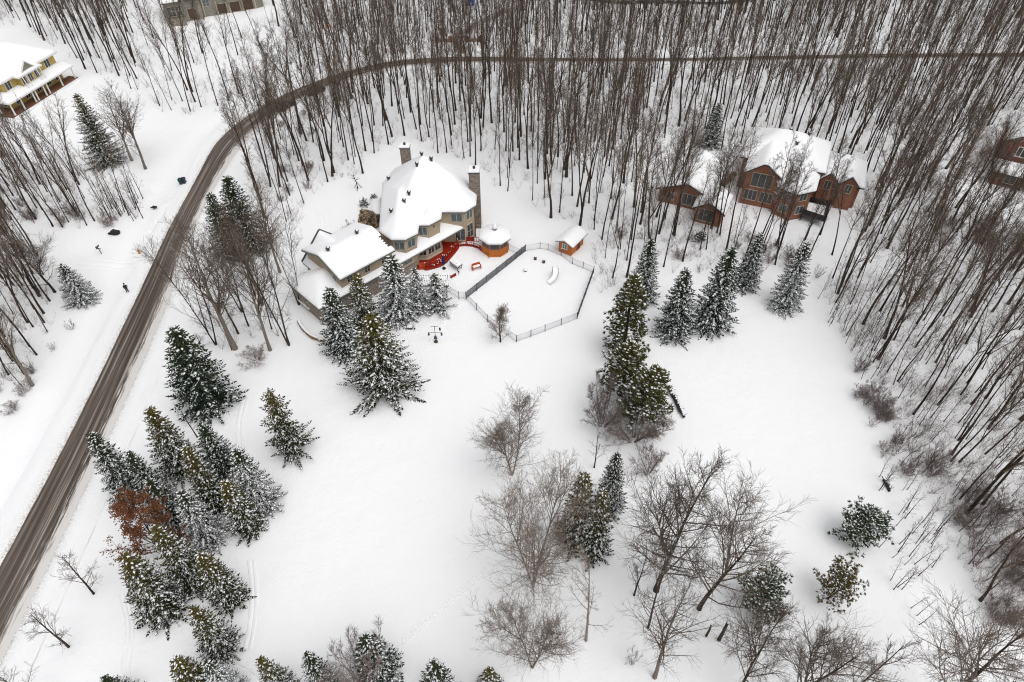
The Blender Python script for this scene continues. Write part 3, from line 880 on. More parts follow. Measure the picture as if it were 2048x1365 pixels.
def deck():
    R_ = thing('red_deck', 'bright red wooden deck with curved railing against the tan house', 'deck', (*W(20.5, .5), 0))
    front = chaikin([W(16.75, .05), W(17.6, -.5), W(19.25, -1.25), W(20.6, -1.3), W(21.9, -.9), W(23.5, -.35), W(25.0, .3), W(25.5, 1.2)], 1)
    poly = list(front) + [W(25.6, 2.66), W(16.75, 2.66)]
    m = MB(); m.prism(poly, .02, .34); m.build('deck_floor', M['red'], R_)
    low = [(p[0] + .5 * r2, p[1] - .5 * r2) for p in front[2:-2]]
    m = MB(); m.prism(low + list(reversed(front[2:-2])), .0, .17); m.build('deck_step', M['red'], R_)
    rail_run(R_, [tuple(p) for p in front[2:]], .34, .7)
    # solid panel at the near end
    m = MB(); m.obox(W(17.25, -.28), ((r2 * 1.0), r2 * .2), (-r2 * .2, r2), 1.15, .1, .0, 1.25); m.build('end_panel', M['redorange'], R_)
    # planter boards and bench along the house
    m = MB(); m.obox(W(24.1, 2.3), E1, E2, 2.4, .45, .34, .80); m.build('built_in_bench', M['red'], R_)
    s_ = MB()
    rr = random.Random(3)
    for i in range(16):
        q = front[rr.randint(2, len(front) - 2)]
        s_.blob((q[0] + rr.uniform(-.5, .2), q[1] + rr.uniform(-.1, .5), .37), (.16, .12, .06), i, 6, 4)
    s_.build('snow_patches', M['lump'], R_, True)['kind'] = 'stuff'
    W_ = thing('red_walkway', 'red railed walkway leading from the house corner to the gazebo', 'walkway', (*at(942, 492), 0))
    a = [at(918, 494), at(930, 492.5), at(945, 494), at(957, 498), at(964, 504)]
    b = [at(926, 487), at(936, 485), at(950, 486), at(961, 489), at(968, 494)]
    m = MB(); m.prism(list(a) + list(reversed(b)), .0, .28); m.build('walkway_floor', M['red'], W_)
    m = MB(); m.prism(inset(list(a) + list(reversed(b)), .12), .284, .42); m.build('walkway_snow', M['snowpack'], W_)
    rail_run(W_, chaikin(a, 1), .28, .55)
    rail_run(W_, chaikin([at(931, 487), at(958, 488)], 1), .28, .95, snow=False)
    m = MB(); q0, q1 = at(931, 487), at(949, 487); m.box(q0[0], q1[0], q0[1] - .03, q0[1] + .03, .45, 1.15); m.build('railing_panel', M['red'], W_)
deck()

def gazebo():
    c = (-2.62, 85.3)
    R_ = thing('gazebo', 'eight sided orange cedar gazebo with dark screens under a thick cap of snow', 'gazebo', (*c, 0))
    FOOT.append([(c[0] - 4, c[1] - 4), (c[0] + 4, c[1] - 4), (c[0] + 4, c[1] + 4), (c[0] - 4, c[1] + 4)])
    def octo(ap): return [(c[0] + ap / math.cos(math.pi / 8) * math.cos(math.radians(-112.5 + 45 * i)), c[1] + ap / math.cos(math.pi / 8) * math.sin(math.radians(-112.5 + 45 * i))) for i in range(8)]
    m = MB(); m.prism(octo(2.05), -.2, .22); m.build('platform', M['cedar'], R_)
    o = octo(1.9)
    for i in range(8):
        a, b = Vector(o[i]), Vector(o[(i + 1) % 8])
        d = (b - a).normalized(); n = Vector((d.y, -d.x)); mid = (a + b) / 2; L_ = (b - a).length
        m = MB(); m.obox(mid, d, n, L_ - .16, .08, .22, 1.22); m.build('lower_panel', M['cedar'], R_)
        m = MB(); m.obox(mid, d, n, L_ - .16, .05, 1.30, 2.42); m.build('screen', M['dgrey'], R_)
        for z0_, z1_ in ((1.22, 1.30), (2.42, 2.55)):
            m = MB(); m.obox(mid, d, n, L_ - .12, .11, z0_, z1_); m.build('screen_rail', M['cedar'], R_)
        if i != 0: m = MB(); m.obox(mid, d, n, .07, .09, 1.30, 2.42); m.build('screen_mullion', M['cedar'], R_)
        m = MB(); m.tube([(a.x, a.y, 0), (a.x, a.y, 2.6)], [.1, .1], 6); m.build('post', M['cedar'], R_)
    ro = octo(2.42)
    rf_ = roof(R_, ro, 2.62, hip(ro, .30), snow_t=.45, fas=.14, soft=.7, step=.5)
    m = MB(); m.tube([(c[0], c[1], 3.6), (c[0], c[1], 3.95)], [.34, .34], 8, True); m.build('cupola', M['vent'], R_)
    m = MB(); m.tube([(c[0], c[1], 3.95), (c[0], c[1], 4.25), (c[0], c[1], 4.65), (c[0], c[1], 4.8)], [.42, .38, .15, .02], 10, True); m.build('cupola_snow', M['snowpack'], R_, True)
    # ramp rail in front
    m = MB()
    P_ = [at(977, 517), at(983, 509.5), at(1003, 513), at(1012, 507)]
    for a, b in zip(P_[:-1], P_[1:]): m.tube([(*a, .28), (*b, .28)], [.14, .14], 4, True)
    m.build('step_edge', M['cedar'], R_)
gazebo()

def shed():
    a, b, d = Vector(at(1142, 513)), Vector(at(1165, 490)), Vector(at(1118, 505))
    u = (b - a).normalized(); v = Vector((-u.y, u.x))
    lu, lv = 3.5, 2.15
    R_ = thing('garden_shed', 'small orange cedar shed with white window and overhanging snowy roof', 'shed', (a.x + u.x * lu / 2 + v.x * lv / 2, a.y + u.y * lu / 2 + v.y * lv / 2, 0))
    def q(s, t): p = a + u * s + v * t; return (p.x, p.y)
    foot = [q(0, 0), q(lu, 0), q(lu, lv), q(0, lv)]
    FOOT.append([q(-2, -2), q(lu + 2, -2), q(lu + 2, lv + 2), q(-2, lv + 2)])
    rp = [q(-.5, -.5), q(lu + .5, -.5), q(lu + .5, lv + .5), q(-.5, lv + .5)]
    g_ = gable(q(0, lv / 2), u, .42, lv / 2 + .5)
    walls(R_, foot, -.2, lambda x, y: 2.0 + g_(x, y) - .05, 'cedar')
    roof(R_, rp, 2.05, g_, snow_t=.36, fas=.14, step=.5)
    wall_window(R_, foot[3], foot[0], .45, .75, .75, 1.0, panes=2, rows=2, frame='white', fw=.1, glass='glass')
    wall_window(R_, foot[0], foot[1], .6, .9, 1.75, .15, panes=1, glass='wood', frame='cedar', name='door')
    for p in foot:
        m = MB(); m.tube([(*p, 0), (*p, 2.05)], [.07, .07], 4); m.build('corner_board', M['cedar'], R_)
shed()

# ------------------------------------------------------------------ yellow house at the left edge
def yellow_house():
    o = Vector((-98.95, 127.95)); f1 = Vector((.236, .972)).normalized(); f2 = Vector((-f1.y, f1.x))
    def q(a, b): p = o + f1 * a + f2 * b; return (p.x, p.y)
    R_ = thing('yellow_house', 'yellow two storey house with white columned wraparound porch and snowy hip roof', 'house', (*q(9, 6), 0))
    FOOT.append([q(-3, -2), q(21, -2), q(21, 18), q(-3, 18)])
    FT = [q(2.6, 2.6), q(17.2, 2.6), q(17.2, 13), q(2.6, 13)]
    walls(R_, FT, -.3, 6.0, 'yellow')
    RP = [q(1.9, 1.9), q(17.9, 1.9), q(17.9, 13.7), q(1.9, 13.7)]
    bayp = [q(5.6, 1.0), q(11.8, 1.0), q(11.8, 9), q(5.6, 9)]
    h = hmax(hip(RP, .62))
    roof(R_, RP, 6.0, h, fmat='white', snow_t=.3)
    # projecting upper bay with its own hip roof, brackets and small gable
    BW = [q(6.1, 1.5), q(11.3, 1.5), q(11.3, 3), q(6.1, 3)]
    walls(R_, BW, 3.3, 5.85, 'yellow', 'bay_wall')
    BR = [q(5.4, .9), q(12, .9), q(12, 6), q(5.4, 6)]
    roof(R_, BR, 5.75, hip(BR, .45, 1.3), names=('bay_roof', 'bay_roof_snow'), fmat='white', snow_t=.22)
    gb = MB()
    p, r_, t = q(7.0, 1.35), q(10.4, 1.35), q(8.7, 1.35)
    b0, b1, b2 = q(7.0, 5.5), q(10.4, 5.5), q(8.7, 5.5)
    gb.add([(*p, 6.1), (*r_, 6.1), (*t, 7.7), (*b0, 6.1), (*b1, 6.1), (*b2, 7.7)], [(0, 1, 2), (0, 2, 5, 3), (1, 4, 5, 2), (3, 5, 4)])
    gb.build('dormer', M['greystucco'], R_)
    for s0, s1 in ((p, t), (t, r_)):
        m = MB(); za, zb = (6.15, 7.8) if s0 is p else (7.8, 6.15)
        n_ = (-f2.x * .12, -f2.y * .12)
        m.tube([(s0[0] + n_[0], s0[1] + n_[1], za), (s1[0] + n_[0], s1[1] + n_[1], zb)], [.12, .12], 4, True); m.build('dormer_rake', M['white'], R_)
    for sgn, pp, bb in ((1, p, b0), (-1, r_, b1)):
        m = MB(); up = .22
        m.add([(*pp, 6.15), (*t, 7.8), (*b2, 7.8), (*bb, 6.15), (*pp, 6.15 + up), (*t, 7.8 + up), (*b2, 7.8 + up), (*bb, 6.15 + up)],
              [(0, 1, 5, 4), (1, 2, 6, 5), (2, 3, 7, 6), (3, 0, 4, 7), (4, 5, 6, 7) if sgn < 0 else (4, 7, 6, 5)])
        m.build('dormer_snow', M['snowpack'], R_)
    # porch
    PR = [q(0, 0), q(18.6, 0), q(18.6, 2.7), q(2.7, 2.7), q(2.7, 14), q(0, 14)]
    i0, i1 = q(0, 0), q(0, 0)
    def hp(x, y):
        d = Vector((x, y)) - o
        return .30 * max(0, min(d.dot(f1), d.dot(f2)) if d.dot(f2) < 30 else 0)
    roof(R_, PR, 2.95, hp, names=('porch_roof', 'porch_roof_snow'), fmat='white', snow_t=.26)
    m = MB(); m.prism([q(.1, .1), q(18.6, .1), q(18.6, 2.6), q(2.6, 2.6), q(2.6, 14), q(.1, 14)], -.1, .42); m.build('porch_floor', M['porchfloor'], R_)
    m = MB(); m.obox(q(9.3, -.06), f1, f2, 19.2, .3, -.1, .3); m.build('porch_step', M['snowpack'], R_)
    for a, b in [(.4, .4), (3.1, .4), (6.3, .4), (7.1, .4), (9.4, .4), (10.4, .4), (14.2, .4), (18.1, .4), (.4, 3.6), (.4, 7)]:
        p_ = q(a, b)
        m = MB(); m.tube([(*p_, .42), (*p_, .8)], [.2, .2], 8); m.tube([(*p_, .8), (*p_, 2.72)], [.16, .13], 10)
        m.build('column', M['white'], R_)
    for t in (.12, .30, .52, .72, .9): wall_window(R_, FT[0], FT[1], t, 1.1, 1.6, .85, frame='white', glass='glassdark')
    for t in (.09, .84): wall_window(R_, FT[0], FT[1], t, 1.3, 1.5, 3.95, frame='white', glass='glassdark', panes=2)
    for t in (.16, .5, .84): wall_window(R_, BW[0], BW[1], t, 1.0, 1.5, 3.85, frame='white', glass='glassdark', panes=2)
    wall_window(R_, FT[3], FT[0], .8, 1.6, 1.6, .85, frame='white', glass='glassdark', panes=2)
    wall_window(R_, FT[3], FT[0], .55, 1.2, 1.5, 3.95, frame='white', glass='glassdark', panes=2)
    for a in (6.3, 7.3, 10.2, 11.1):
        p_ = q(a, .85)
        m = MB(); m.tube([(*q(a, .4), 3.25), (*p_, 5.6)], [.07, .09], 6); m.build('bracket_post', M['white'], R_)
yellow_house()

# ------------------------------------------------------------------ half-timbered house at the top edge
def tudor_house():
    a, b = Vector((-86.1, 177.6)), Vector((-64.9, 188.2))
    u = (b - a).normalized(); v = Vector((-u.y, u.x))
    def q(s, t): p = a + u * s + v * t; return (p.x, p.y)
    L_ = (b - a).length
    R_ = thing('half_timbered_house', 'grey green half timbered house under snow, cut off by the top edge', 'house', (*q(L_ / 2, 5), 0))
    FOOT.append([q(-2, -9), q(L_ + 2, -12), q(L_ + 2, 14), q(-2, 14)])
    FT = [q(0, 0), q(8.5, 0), q(8.5, 1.2), q(L_, 1.2), q(L_, 11), q(0, 11)]
    walls(R_, FT, -.3, 5.0, 'greystucco')
    RP = [q(-.6, -.6), q(9.1, -.6), q(9.1, .6), q(L_ + .6, .6), q(L_ + .6, 11.6), q(-.6, 11.6)]
    h = hmax(hip([q(-.6, .6), q(L_ + .6, .6), q(L_ + .6, 11.6), q(-.6, 11.6)], .7), gable(q(4.6, 0), v, .95, 3.4), lambda x, y: 0)
    def hh(x, y):
        return max(0, hip([q(-.6, .6), q(L_ + .6, .6), q(L_ + .6, 11.6), q(-.6, 11.6)], .7)(x, y), hip([q(-.6, -.6), q(9.1, -.6), q(9.1, 9), q(-.6, 9)], .75)(x, y))
    roof(R_, RP, 5.0, hh, snow_t=.3)
    # timbered gable, entry and garage doors
    m = MB(); p, r_, t = q(3.6, -.75), q(7.6, -.75), q(5.6, -.75)
    m.add([(*p, 5.05), (*r_, 5.05), (*t, 8.0), (*q(3.6, 4), 5.05), (*q(7.6, 4), 5.05), (*q(5.6, 4), 8.0)], [(0, 1, 2), (0, 2, 5, 3), (1, 4, 5, 2)])
    m.build('front_gable', M['trim'], R_)
    for s0, s1, z0, z1 in ((3.6, 5.6, 5.1, 8.05), (5.6, 7.6, 8.05, 5.1), (5.6, 5.6, 5.1, 8.0), (4.6, 6.6, 6.4, 6.4), (3.6, 7.6, 5.1, 5.1), (4.0, 5.6, 5.1, 6.4), (7.2, 5.6, 5.1, 6.4)):
        m = MB(); m.tube([(*q(s0, -.82), z0), (*q(s1, -.82), z1)], [.12, .12], 4, True); m.build('timber', M['wood'], R_)
    for s_, w in ((1.5, 1.6), (3.2, 1.2)): wall_window(R_, FT[0], FT[1], s_ / 8.5, w, 2.2, 1.6, panes=2, rows=2, glass='glassdark', frame='frame')
    wall_window(R_, FT[0], FT[1], 6.0 / 8.5, 1.8, 2.6, .2, panes=1, glass='wood', frame='frame', name='front_door')
    wall_window(R_, FT[2], FT[3], .1, 1.5, 1.5, 2.4, panes=2, rows=2, glass='glass')
    for t in (.32, .54, .76): wall_window(R_, FT[2], FT[3], t, 2.5, 2.4, .1, panes=1, glass='wood', frame='frame', name='garage_door')
    for i in range(5):
        p_ = q(9 + i * 3.2, 1.05); m = MB(); m.obox(p_, u, v, .35, .2, 0, 4.7); m.build('pier', M['trim'], R_)
    m = MB(); m.obox(q(2.2, -1.4), u, v, 3.6, 1.4, -.2, 1.3); m.build('planter_wall', M['stone'], R_)
tudor_house()

# ------------------------------------------------------------------ brick house in the woods
def brick_house():
    k1 = Vector((.92, -.39)).normalized(); k2 = Vector((-k1.y, k1.x))
    o = Vector((38.4, 101.6))
    def q(s, t): p = o + k1 * s + k2 * t; return (p.x, p.y)
    R_ = thing('brick_house', 'sprawling orange brick house half hidden by bare trees, snow on its roofs', 'house', (*q(5, 4), 0))
    def wing(foot, ov, z, hf, wname='wall', mat='brick', rn=('roof', 'roof_snow'), z0=-.3):
        walls(R_, foot, z0, lambda x, y: z + max(-.1, hf(x, y)) - .12, mat, wname)
        return roof(R_, inset(foot, -ov), z, hf, names=rn, fmat='darkroof', snow_t=.3)
    def rect(s0, s1, t0, t1): return [q(s0, t0), q(s1, t0), q(s1, t1), q(s0, t1)]
    FOOT.append(rect(-17, 21, -11, 13))
    A = rect(0, 12.5, 1.5, 11)
    ha = hip(inset(A, -.6), .62)
    wing(A, .6, 6.0, ha)
    Bf = rect(1.2, 6.6, -3.2, 4)
    wing(Bf, .55, 5.8, gable(q(3.9, 0), k2, .75, 3.25), 'front_wall', rn=('front_gable_roof', 'front_gable_snow'))
    Cb = [q(6.2, -1.5), q(6.9, -4.4), q(9.6, -5.4), q(11.8, -3.4), q(12, 2), q(6.2, 2)]
    wing(Cb, .5, 5.2, hip(inset(Cb, -.5), .55), 'bay_wall', rn=('bay_roof', 'bay_roof_snow'))
    D_ = rect(12.5, 19, 2.5, 10)
    wing(D_, .6, 4.2, hip(inset(D_, -.6), .7), 'side_wall', rn=('side_roof', 'side_roof_snow'))
    # left front wings, each with a gable facing the lawn
    a, b = Vector(at(1316, 403)), Vector(at(1381, 419))
    u = (b - a).normalized(); v = Vector((-u.y, u.x))
    def p2(s, t, base=a): p = base + u * s + v * t; return (p.x, p.y)
    G1 = [p2(0, 0), p2(8.2, 0), p2(8.2, 10.5), p2(0, 10.5)]
    wing(G1, .55, 2.9, gable(p2(4.4, 0), v, .42, 4.6), 'gable_wall', rn=('gable_roof', 'gable_snow'))
    a2 = Vector(at(1385.5, 442.5))
    G2 = [p2(0, 0, a2), p2(4.3, 0, a2), p2(4.3, 5, a2), p2(0, 5, a2)]
    wing(G2, .5, 2.75, gable(p2(2.15, 0, a2), v, .6, 2.65), 'gable_wall', rn=('gable_roof', 'gable_snow'))
    wall_window(R_, G1[0], G1[1], .62, 2.4, 2.0, .7, panes=3, rows=1, glass='glassdark')
    wall_window(R_, G1[0], G1[1], .24, 1.0, 1.3, 1.0, panes=2, rows=1, glass='glassdark')
    wall_window(R_, G2[0], G2[1], .42, 2.3, 2.1, .6, panes=3, glass='glassdark')
    for s_, z in ((.28, 1.0), (.5, 3.6), (.75, 1.0)): wall_window(R_, Bf[0], Bf[1], s_, 2.0 if z < 2 else 3.2, 1.8 if z < 2 else 2.4, z, panes=3, glass='glassdark')
    for z in (1.0, 3.5):
        wall_window(R_, Cb[1], Cb[2], .5, 1.3, 1.4, z, glass='glass')
        wall_window(R_, Cb[2], Cb[3], .5, 1.3, 1.4, z, glass='glass')
    wall_window(R_, A[3], A[0], .4, 1.2, 1.4, 3.6)
    # tall dormer gables on the right, narrow brick piers
    for s_ in (14.0, 17.2):
        m = MB(); c = q(s_, 2.2)
        D2 = rect(s_ - 1.2, s_ + 1.2, 1.6, 6)
        wing(D2, .35, 4.6, gable(q(s_, 0), k2, 1.0, 1.55), 'dormer_wall', rn=('dormer_roof', 'dormer_snow'), z0=0)
        wall_window(R_, D2[0], D2[1], .5, 1.0, 1.5, 3.0, glass='glassdark')
    for s_, t in ((6, 8), (9, 7.2), (7.5, 4.2)):
        p_ = q(s_, t); vent_part(R_, p_[0], p_[1], 6 + max(0, ha(*p_)) + .2)
    m = MB(); p_ = q(-1.7, -1.0); 
    for s0, s1 in (((-.9, 4.2), (-3.6, -3.4)),):
        m.tube([(*q(*s0), .9), (*q(*s1), .1)], [.45, .35], 5, True)
    m.build('stone_stair', M['rock'], R_)
    # dark raised deck
    D_ = thing('dark_raised_deck', 'dark raised timber deck standing at the right end of the brick house', 'deck', (*q(13, -4), 0))
    dk = [at(1604, 428, 1.2), at(1650, 443, 1.2), at(1659, 412, 1.2), at(1612, 402, 1.2)]
    m = MB(); m.prism(dk, 1.0, 1.2); m.build('deck_floor', M['dgrey'], D_)
    m = MB(); m.prism(inset(dk, .5), 1.204, 1.33); m.build('deck_snow', M['snowpack'], D_)
    for i in range(4):
        a_, b_ = dk[i], dk[(i + 1) % 4]
        m = MB()
        d = (Vector(b_) - Vector(a_)).normalized(); n = Vector((d.y, -d.x)); mid = (Vector(a_) + Vector(b_)) / 2
        m.obox(mid, d, n, (Vector(b_) - Vector(a_)).length, .06, 1.2, 2.1); m.build('railing_panel', M['black'], D_)
        m = MB(); m.tube([(*a_, -.1), (*a_, 2.2)], [.1, .1], 4); m.build('post', M['black'], D_)
brick_house()

def right_brick_house():
    a = Vector((85.3, 107.2)); u = Vector((.86, -.51)).normalized(); v = Vector((-u.y, u.x))
    def q(s, t): p = a + u * s + v * t; return (p.x, p.y)
    R_ = thing('red_brick_house', 'dark red brick house with white window frames cut off by the right edge', 'house', (*q(6, 5), 0))
    FOOT.append([q(-4, -15), q(14, -15), q(14, 13), q(-2.5, 13)])
    FT = [q(0, 0), q(12, 0), q(12, 11), q(0, 11)]
    g_ = gable(q(6, 0), v, .6, 6.5)
    walls(R_, FT, -.3, lambda x, y: 6.6 + g_(x, y) - .2, 'brickred')
    roof(R_, inset(FT, -.5), 6.6, g_, fmat='darkroof', snow_t=.3)
    for t in (.22, .6):
        for z in (1.2, 4.2): wall_window(R_, FT[0], FT[1], t, 1.3, 1.6, z, frame='white', fw=.12, glass='glassdark')
    wall_window(R_, FT[3], FT[0], .5, 1.2, 1.6, 4.2, frame='white', fw=.12, glass='glassdark')
    L_ = [q(-.5, -4.5), q(7, -4.5), q(7, 0.2), q(-.5, 0.2)]
    roof(R_, L_, 2.7, hip(L_, .45), names=('porch_roof', 'porch_roof_snow'), fmat='darkroof')
    walls(R_, inset(L_, .5), -.2, 2.6, 'brickred', 'porch_wall')
    wall_window(R_, inset(L_, .5)[0], inset(L_, .5)[1], .4, 1.6, 1.3, 1.0, frame='white', glass='glassdark')
right_brick_house()

# ------------------------------------------------------------------ pool fence, yard and roadside things
def fence(label, pts, pick, h=1.2, post_step=2.4, rail_only=False):
    """metal picket fence: every post a part, the fine pickets of all bays one part"""
    c = pts[len(pts) // 2]
    R_ = thing('picket_fence', label, 'fence', (*c, 0), 'fences round the pool lawn')
    pk, rl = MB(), MB()
    rr = random.Random(int(abs(c[0] * 31 + c[1] * 7)))
    s_ = MB()
    for a, b in zip(pts[:-1], pts[1:]):
        a, b = Vector(a), Vector(b)
        L_ = (b - a).length
        k = max(1, round(L_ / post_step))
        for i in range(k + (1 if b == Vector(pts[-1]) else 0)):
            p = a + (b - a) * i / k
            m = MB(); m.box(p.x - .045, p.x + .045, p.y - .045, p.y + .045, -.2, h + .12); po = m.build('post', M['dgrey'], R_)
            m = MB(); m.blob((p.x, p.y, h + .15), (.07, .07, .05), i, 6, 4); m.build('snow_cap', M['lump'], po, True)
        n = int(L_ / pick)
        for i in range(1, n):
            p = a + (b - a) * i / n
            pk.tube([(p.x, p.y, 0), (p.x, p.y, h)], [.011, .011], 3)
            if rr.random() < (.30 if pick > .1 else .03): z = rr.uniform(.2, h); s_.blob((p.x, p.y, z), (.035, .035, .05), i, 5, 4)
        for z in (.12, h - .12): rl.tube([(a.x, a.y, z), (b.x, b.y, z)], [.014, .014], 4)
    pk.build('pickets', M['dgrey'], R_)['kind'] = 'stuff'
    rl.build('rails', M['dgrey'], R_)
    s_.build('caught_snow', M['lump'], R_, True)['kind'] = 'stuff'
A_, B_ = at(932, 598), at(1051, 503)
Cc, Dd, Ee = at(1187, 546), at(1154, 638), at(1033, 684)
fence('dense grey picket fence slanting between the patio and the pool lawn', [A_, B_], .035, 1.25)
fence('see-through picket fence from the snowy pergola spruces to the fence corner', [at(890, 580), at(918, 597), A_], .16)
fence('see-through picket fence behind the small bare round tree', [A_, at(975, 643), Ee], .16)
fence('see-through picket fence along the near right edge of the pool lawn', [Ee, at(1090, 663), Dd], .16)
fence('dark picket fence on the right end of the pool lawn', [Dd, Cc], .035, 1.25)
fence('see-through picket fence curving behind the pool lawn in front of the shed', [B_, at(1080, 498), at(1096, 501), at(1122, 512), at(1145, 529), Cc], .16)
fence('short see-through picket fence between the gazebo and the far fence corner', [at(1017, 500), at(1040, 511), at(1043, 508)], .16)

def patio():
    # snow covered table
    R_ = thing('patio_table', 'low dark framed table buried under a thick slab of snow on the patio', 'table', (*at(909, 527), 0))
    p = [at(898.5, 524, .7), at(914.5, 536.5, .7), at(925, 529, .7), at(909, 517, .7)]
    m = MB(); m.prism(p, .58, .72); m.build('table_top', M['dgrey'], R_)
    for q in inset(p, .15): 
        m = MB(); m.tube([(*q, -.05), (*q, .58)], [.05, .05], 5); m.build('leg', M['dgrey'], R_)
    m = MB(); m.prism(inset(p, .04), .724, 1.0); m.prism(inset(p, .3), 1.0, 1.1); m.build('table_snow', M['snowpack'], R_)
    # orange bench
    c = Vector(at(953, 538)); d = Vector((.9, .44)).normalized(); n = Vector((d.y, -d.x))
    R_ = thing('wooden_bench', 'orange stained wooden garden bench in the snow beside the gazebo', 'bench', (c.x, c.y, 0))
    m = MB(); m.obox(c, d, n, 1.25, .45, .38, .45); m.build('seat', M['redorange'], R_)
    m = MB(); q = c - n * .22; m.obox(q, d, n, 1.3, .07, .45, .98); m.build('backrest', M['redorange'], R_)
    for s0 in (-1, 1):
        q = c + d * .66 * s0; m = MB(); m.obox(q, d, n, .07, .55, .0, .68); m.build('armrest', M['redorange'], R_)
    m = MB(); m.obox(c, d, n, 1.1, .36, .454, .60); m.build('seat_snow', M['lump'], R_)
    # umbrella
    x, y = at(888, 537)
    R_ = thing('patio_umbrella', 'closed navy blue patio umbrella on a pole beside the red deck', 'umbrella', (x, y, 0))
    m = MB(); m.tube([(x, y, 0), (x, y, 2.5)], [.03, .03], 6); m.build('pole', M['black'], R_)
    m = MB(); m.tube([(x, y, .75), (x, y, .95), (x, y, 1.5), (x, y, 2.2), (x, y, 2.5)], [.16, .27, .21, .16, .05], 8, True); m.build('canopy', M['navy'], R_, True)
    m = MB(); m.tube([(x, y, -.05), (x, y, .1)], [.28, .24], 10, True); m.build('base', M['black'], R_)
    m = MB(); m.blob((x, y, 2.52), (.1, .1, .06), 2, 6, 4); m.build('snow_cap', M['lump'], R_, True)
    # red plank and ball
    a, b = Vector(at(902, 556)), Vector(at(911, 551)); d = (b - a).normalized()
    m = MB(); m.obox((a + b) / 2, d, (-d.y, d.x), (b - a).length, .22, .02, .3)
    m.obox(a, d, (-d.y, d.x), .1, .26, .0, .38); m.obox(b, d, (-d.y, d.x), .1, .26, .0, .38)
    tag(m.build('red_planter_edge', M['red']), 'short dark red wooden edging sticking out of the patio snow', 'edging')
    x, y = at(917.5, 548.5)
    R_ = thing('path_lamp', 'tiny black garden lamp poking out of the snow near the red edging', 'lamp', (x, y, 0))
    m = MB(); m.tube([(x, y, -.1), (x, y, .35)], [.04, .04], 6); m.build('stake', M['black'], R_)
    m = MB(); m.tube([(x, y, .33), (x, y, .5), (x, y, .58)], [.13, .13, .03], 8, True); m.build('lamp_head', M['black'], R_)
    # pergola
    P0 = Vector(at(865, 560, 2.3))
    R_ = thing('pergola', 'white snow laden pergola of thin slats beside the house spruces', 'pergola', (P0.x, P0.y, 0))
    for dx in (-2.0, 2.0):
        for dy in (-1.1, 1.1):
            m = MB(); m.box(P0.x + dx - .07, P0.x + dx + .07, P0.y + dy - .07, P0.y + dy + .07, -.2, 2.2); m.build('post', M['wood'], R_)
    for dy in (-1.15, 0, 1.15):
        m = MB(); m.box(P0.x - 2.3, P0.x + 2.3, P0.y + dy - .04, P0.y + dy + .04, 2.05, 2.2); m.build('beam', M['wood'], R_)
    for i in range(19):
        x = P0.x - 2.2 + i * .245
        m = MB(); m.box(x - .03, x + .03, P0.y - 1.4, P0.y + 1.4, 2.2, 2.3); sl = m.build('slat', M['wood'], R_)
        m = MB(); m.prism([(x - .075, P0.y - 1.33), (x + .075, P0.y - 1.33), (x + .075, P0.y + 1.33), (x - .075, P0.y + 1.33)], 2.303, 2.42); m.build('slat_snow', M['lump'], sl)
    # feeder pole
    x, y = at(872, 684)
    R_ = thing('bird_feeder_pole', 'slim dark bird feeder pole with cross arms standing on the open lawn', 'bird feeder', (x, y, 0))
    m = MB(); m.tube([(x, y, -.1), (x, y, 2.9)], [.045, .035], 6); m.build('pole', M['dgrey'], R_)
    for z, w in ((2.85, .5), (1.75, .85)):
        m = MB(); m.tube([(x - w, y, z - .12), (x - w, y, z), (x + w, y, z), (x + w, y, z - .12)], [.03] * 4, 5); m.build('cross_arm', M['dgrey'], R_)
    for dx, z in ((-.85, 1.42), (.85, 1.42), (.7, 2.35)):
        m = MB(); m.tube([(x + dx, y, z - .18), (x + dx, y, z + .2), (x + dx, y, z + .3)], [.12, .12, .02], 8, True); m.build('feeder', M['wood'] if z < 2 else M['black'], R_)
    m = MB(); m.tube([(x, y, .65), (x, y, 1.05), (x, y, 1.1)], [.26, .16, .04], 8, True); m.build('baffle', M['dgrey'], R_)
    m = MB(); m.tube([(x, y, 0), (x, y, .22)], [.3, .18], 7, True); m.build('base', M['wood'], R_)
    # small wooden box
    x, y = at(820, 657)
    R_ = thing('wooden_box', 'little brown wooden box on the snow right of the big snowy spruce', 'box', (x, y, 0))
    m = MB(); m.box(x - .32, x + .32, y - .22, y + .22, -.05, .34); m.build('box_body', M['wood'], R_)
    m = MB(); m.box(x - .36, x + .36, y - .26, y + .26, .344, .40); m.box(x - .3, x + .34, y - .2, y + .24, .40, .5); m.build('lid', M['lump'], R_)
    # stools on the pool lawn
    for k, (u, v, lb) in enumerate(((1070.5, 520, 'brown log stool on the pool lawn, the left one of two'), (1087.5, 526.5, 'brown log stool on the pool lawn, the right one of two'))):
        x, y = at(u, v)
        R_ = thing('log_stool', lb, 'stool', (x, y, 0), 'log stools on the pool lawn')
        m = MB(); m.tube([(x, y, -.05), (x, y, .3), (x, y, .62)], [.24, .21, .22], 9, True); m.build('log_body', M['wood'], R_)
        m = MB(); m.blob((x, y, .66), (.22, .22, .08), k, 8, 4, .08); m.build('snow_cap', M['lump'], R_, True)
    # pool slide: curved trough on struts
    ln = [at(1109, 537, 1.4), at(1112, 545, 1.1), at(1111, 553, .8), at(1106, 561, .45), at(1098, 567, .25)]
    zs = [1.55, 1.2, .85, .5, .3]
    R_ = thing('pool_slide', 'white curved pool slide under snow on the pool lawn', 'slide', (*at(1107, 556), 0))
    C_ = chaikin([(p[0], p[1]) for p in ln], 2); Z_ = [c[0] for c in chaikin([(z, 0) for z in zs], 2)]
    C_ = np.array(C_); T = np.gradient(C_, axis=0); T /= np.linalg.norm(T, axis=1)[:, None]; N_ = np.stack([-T[:, 1], T[:, 0]], 1)
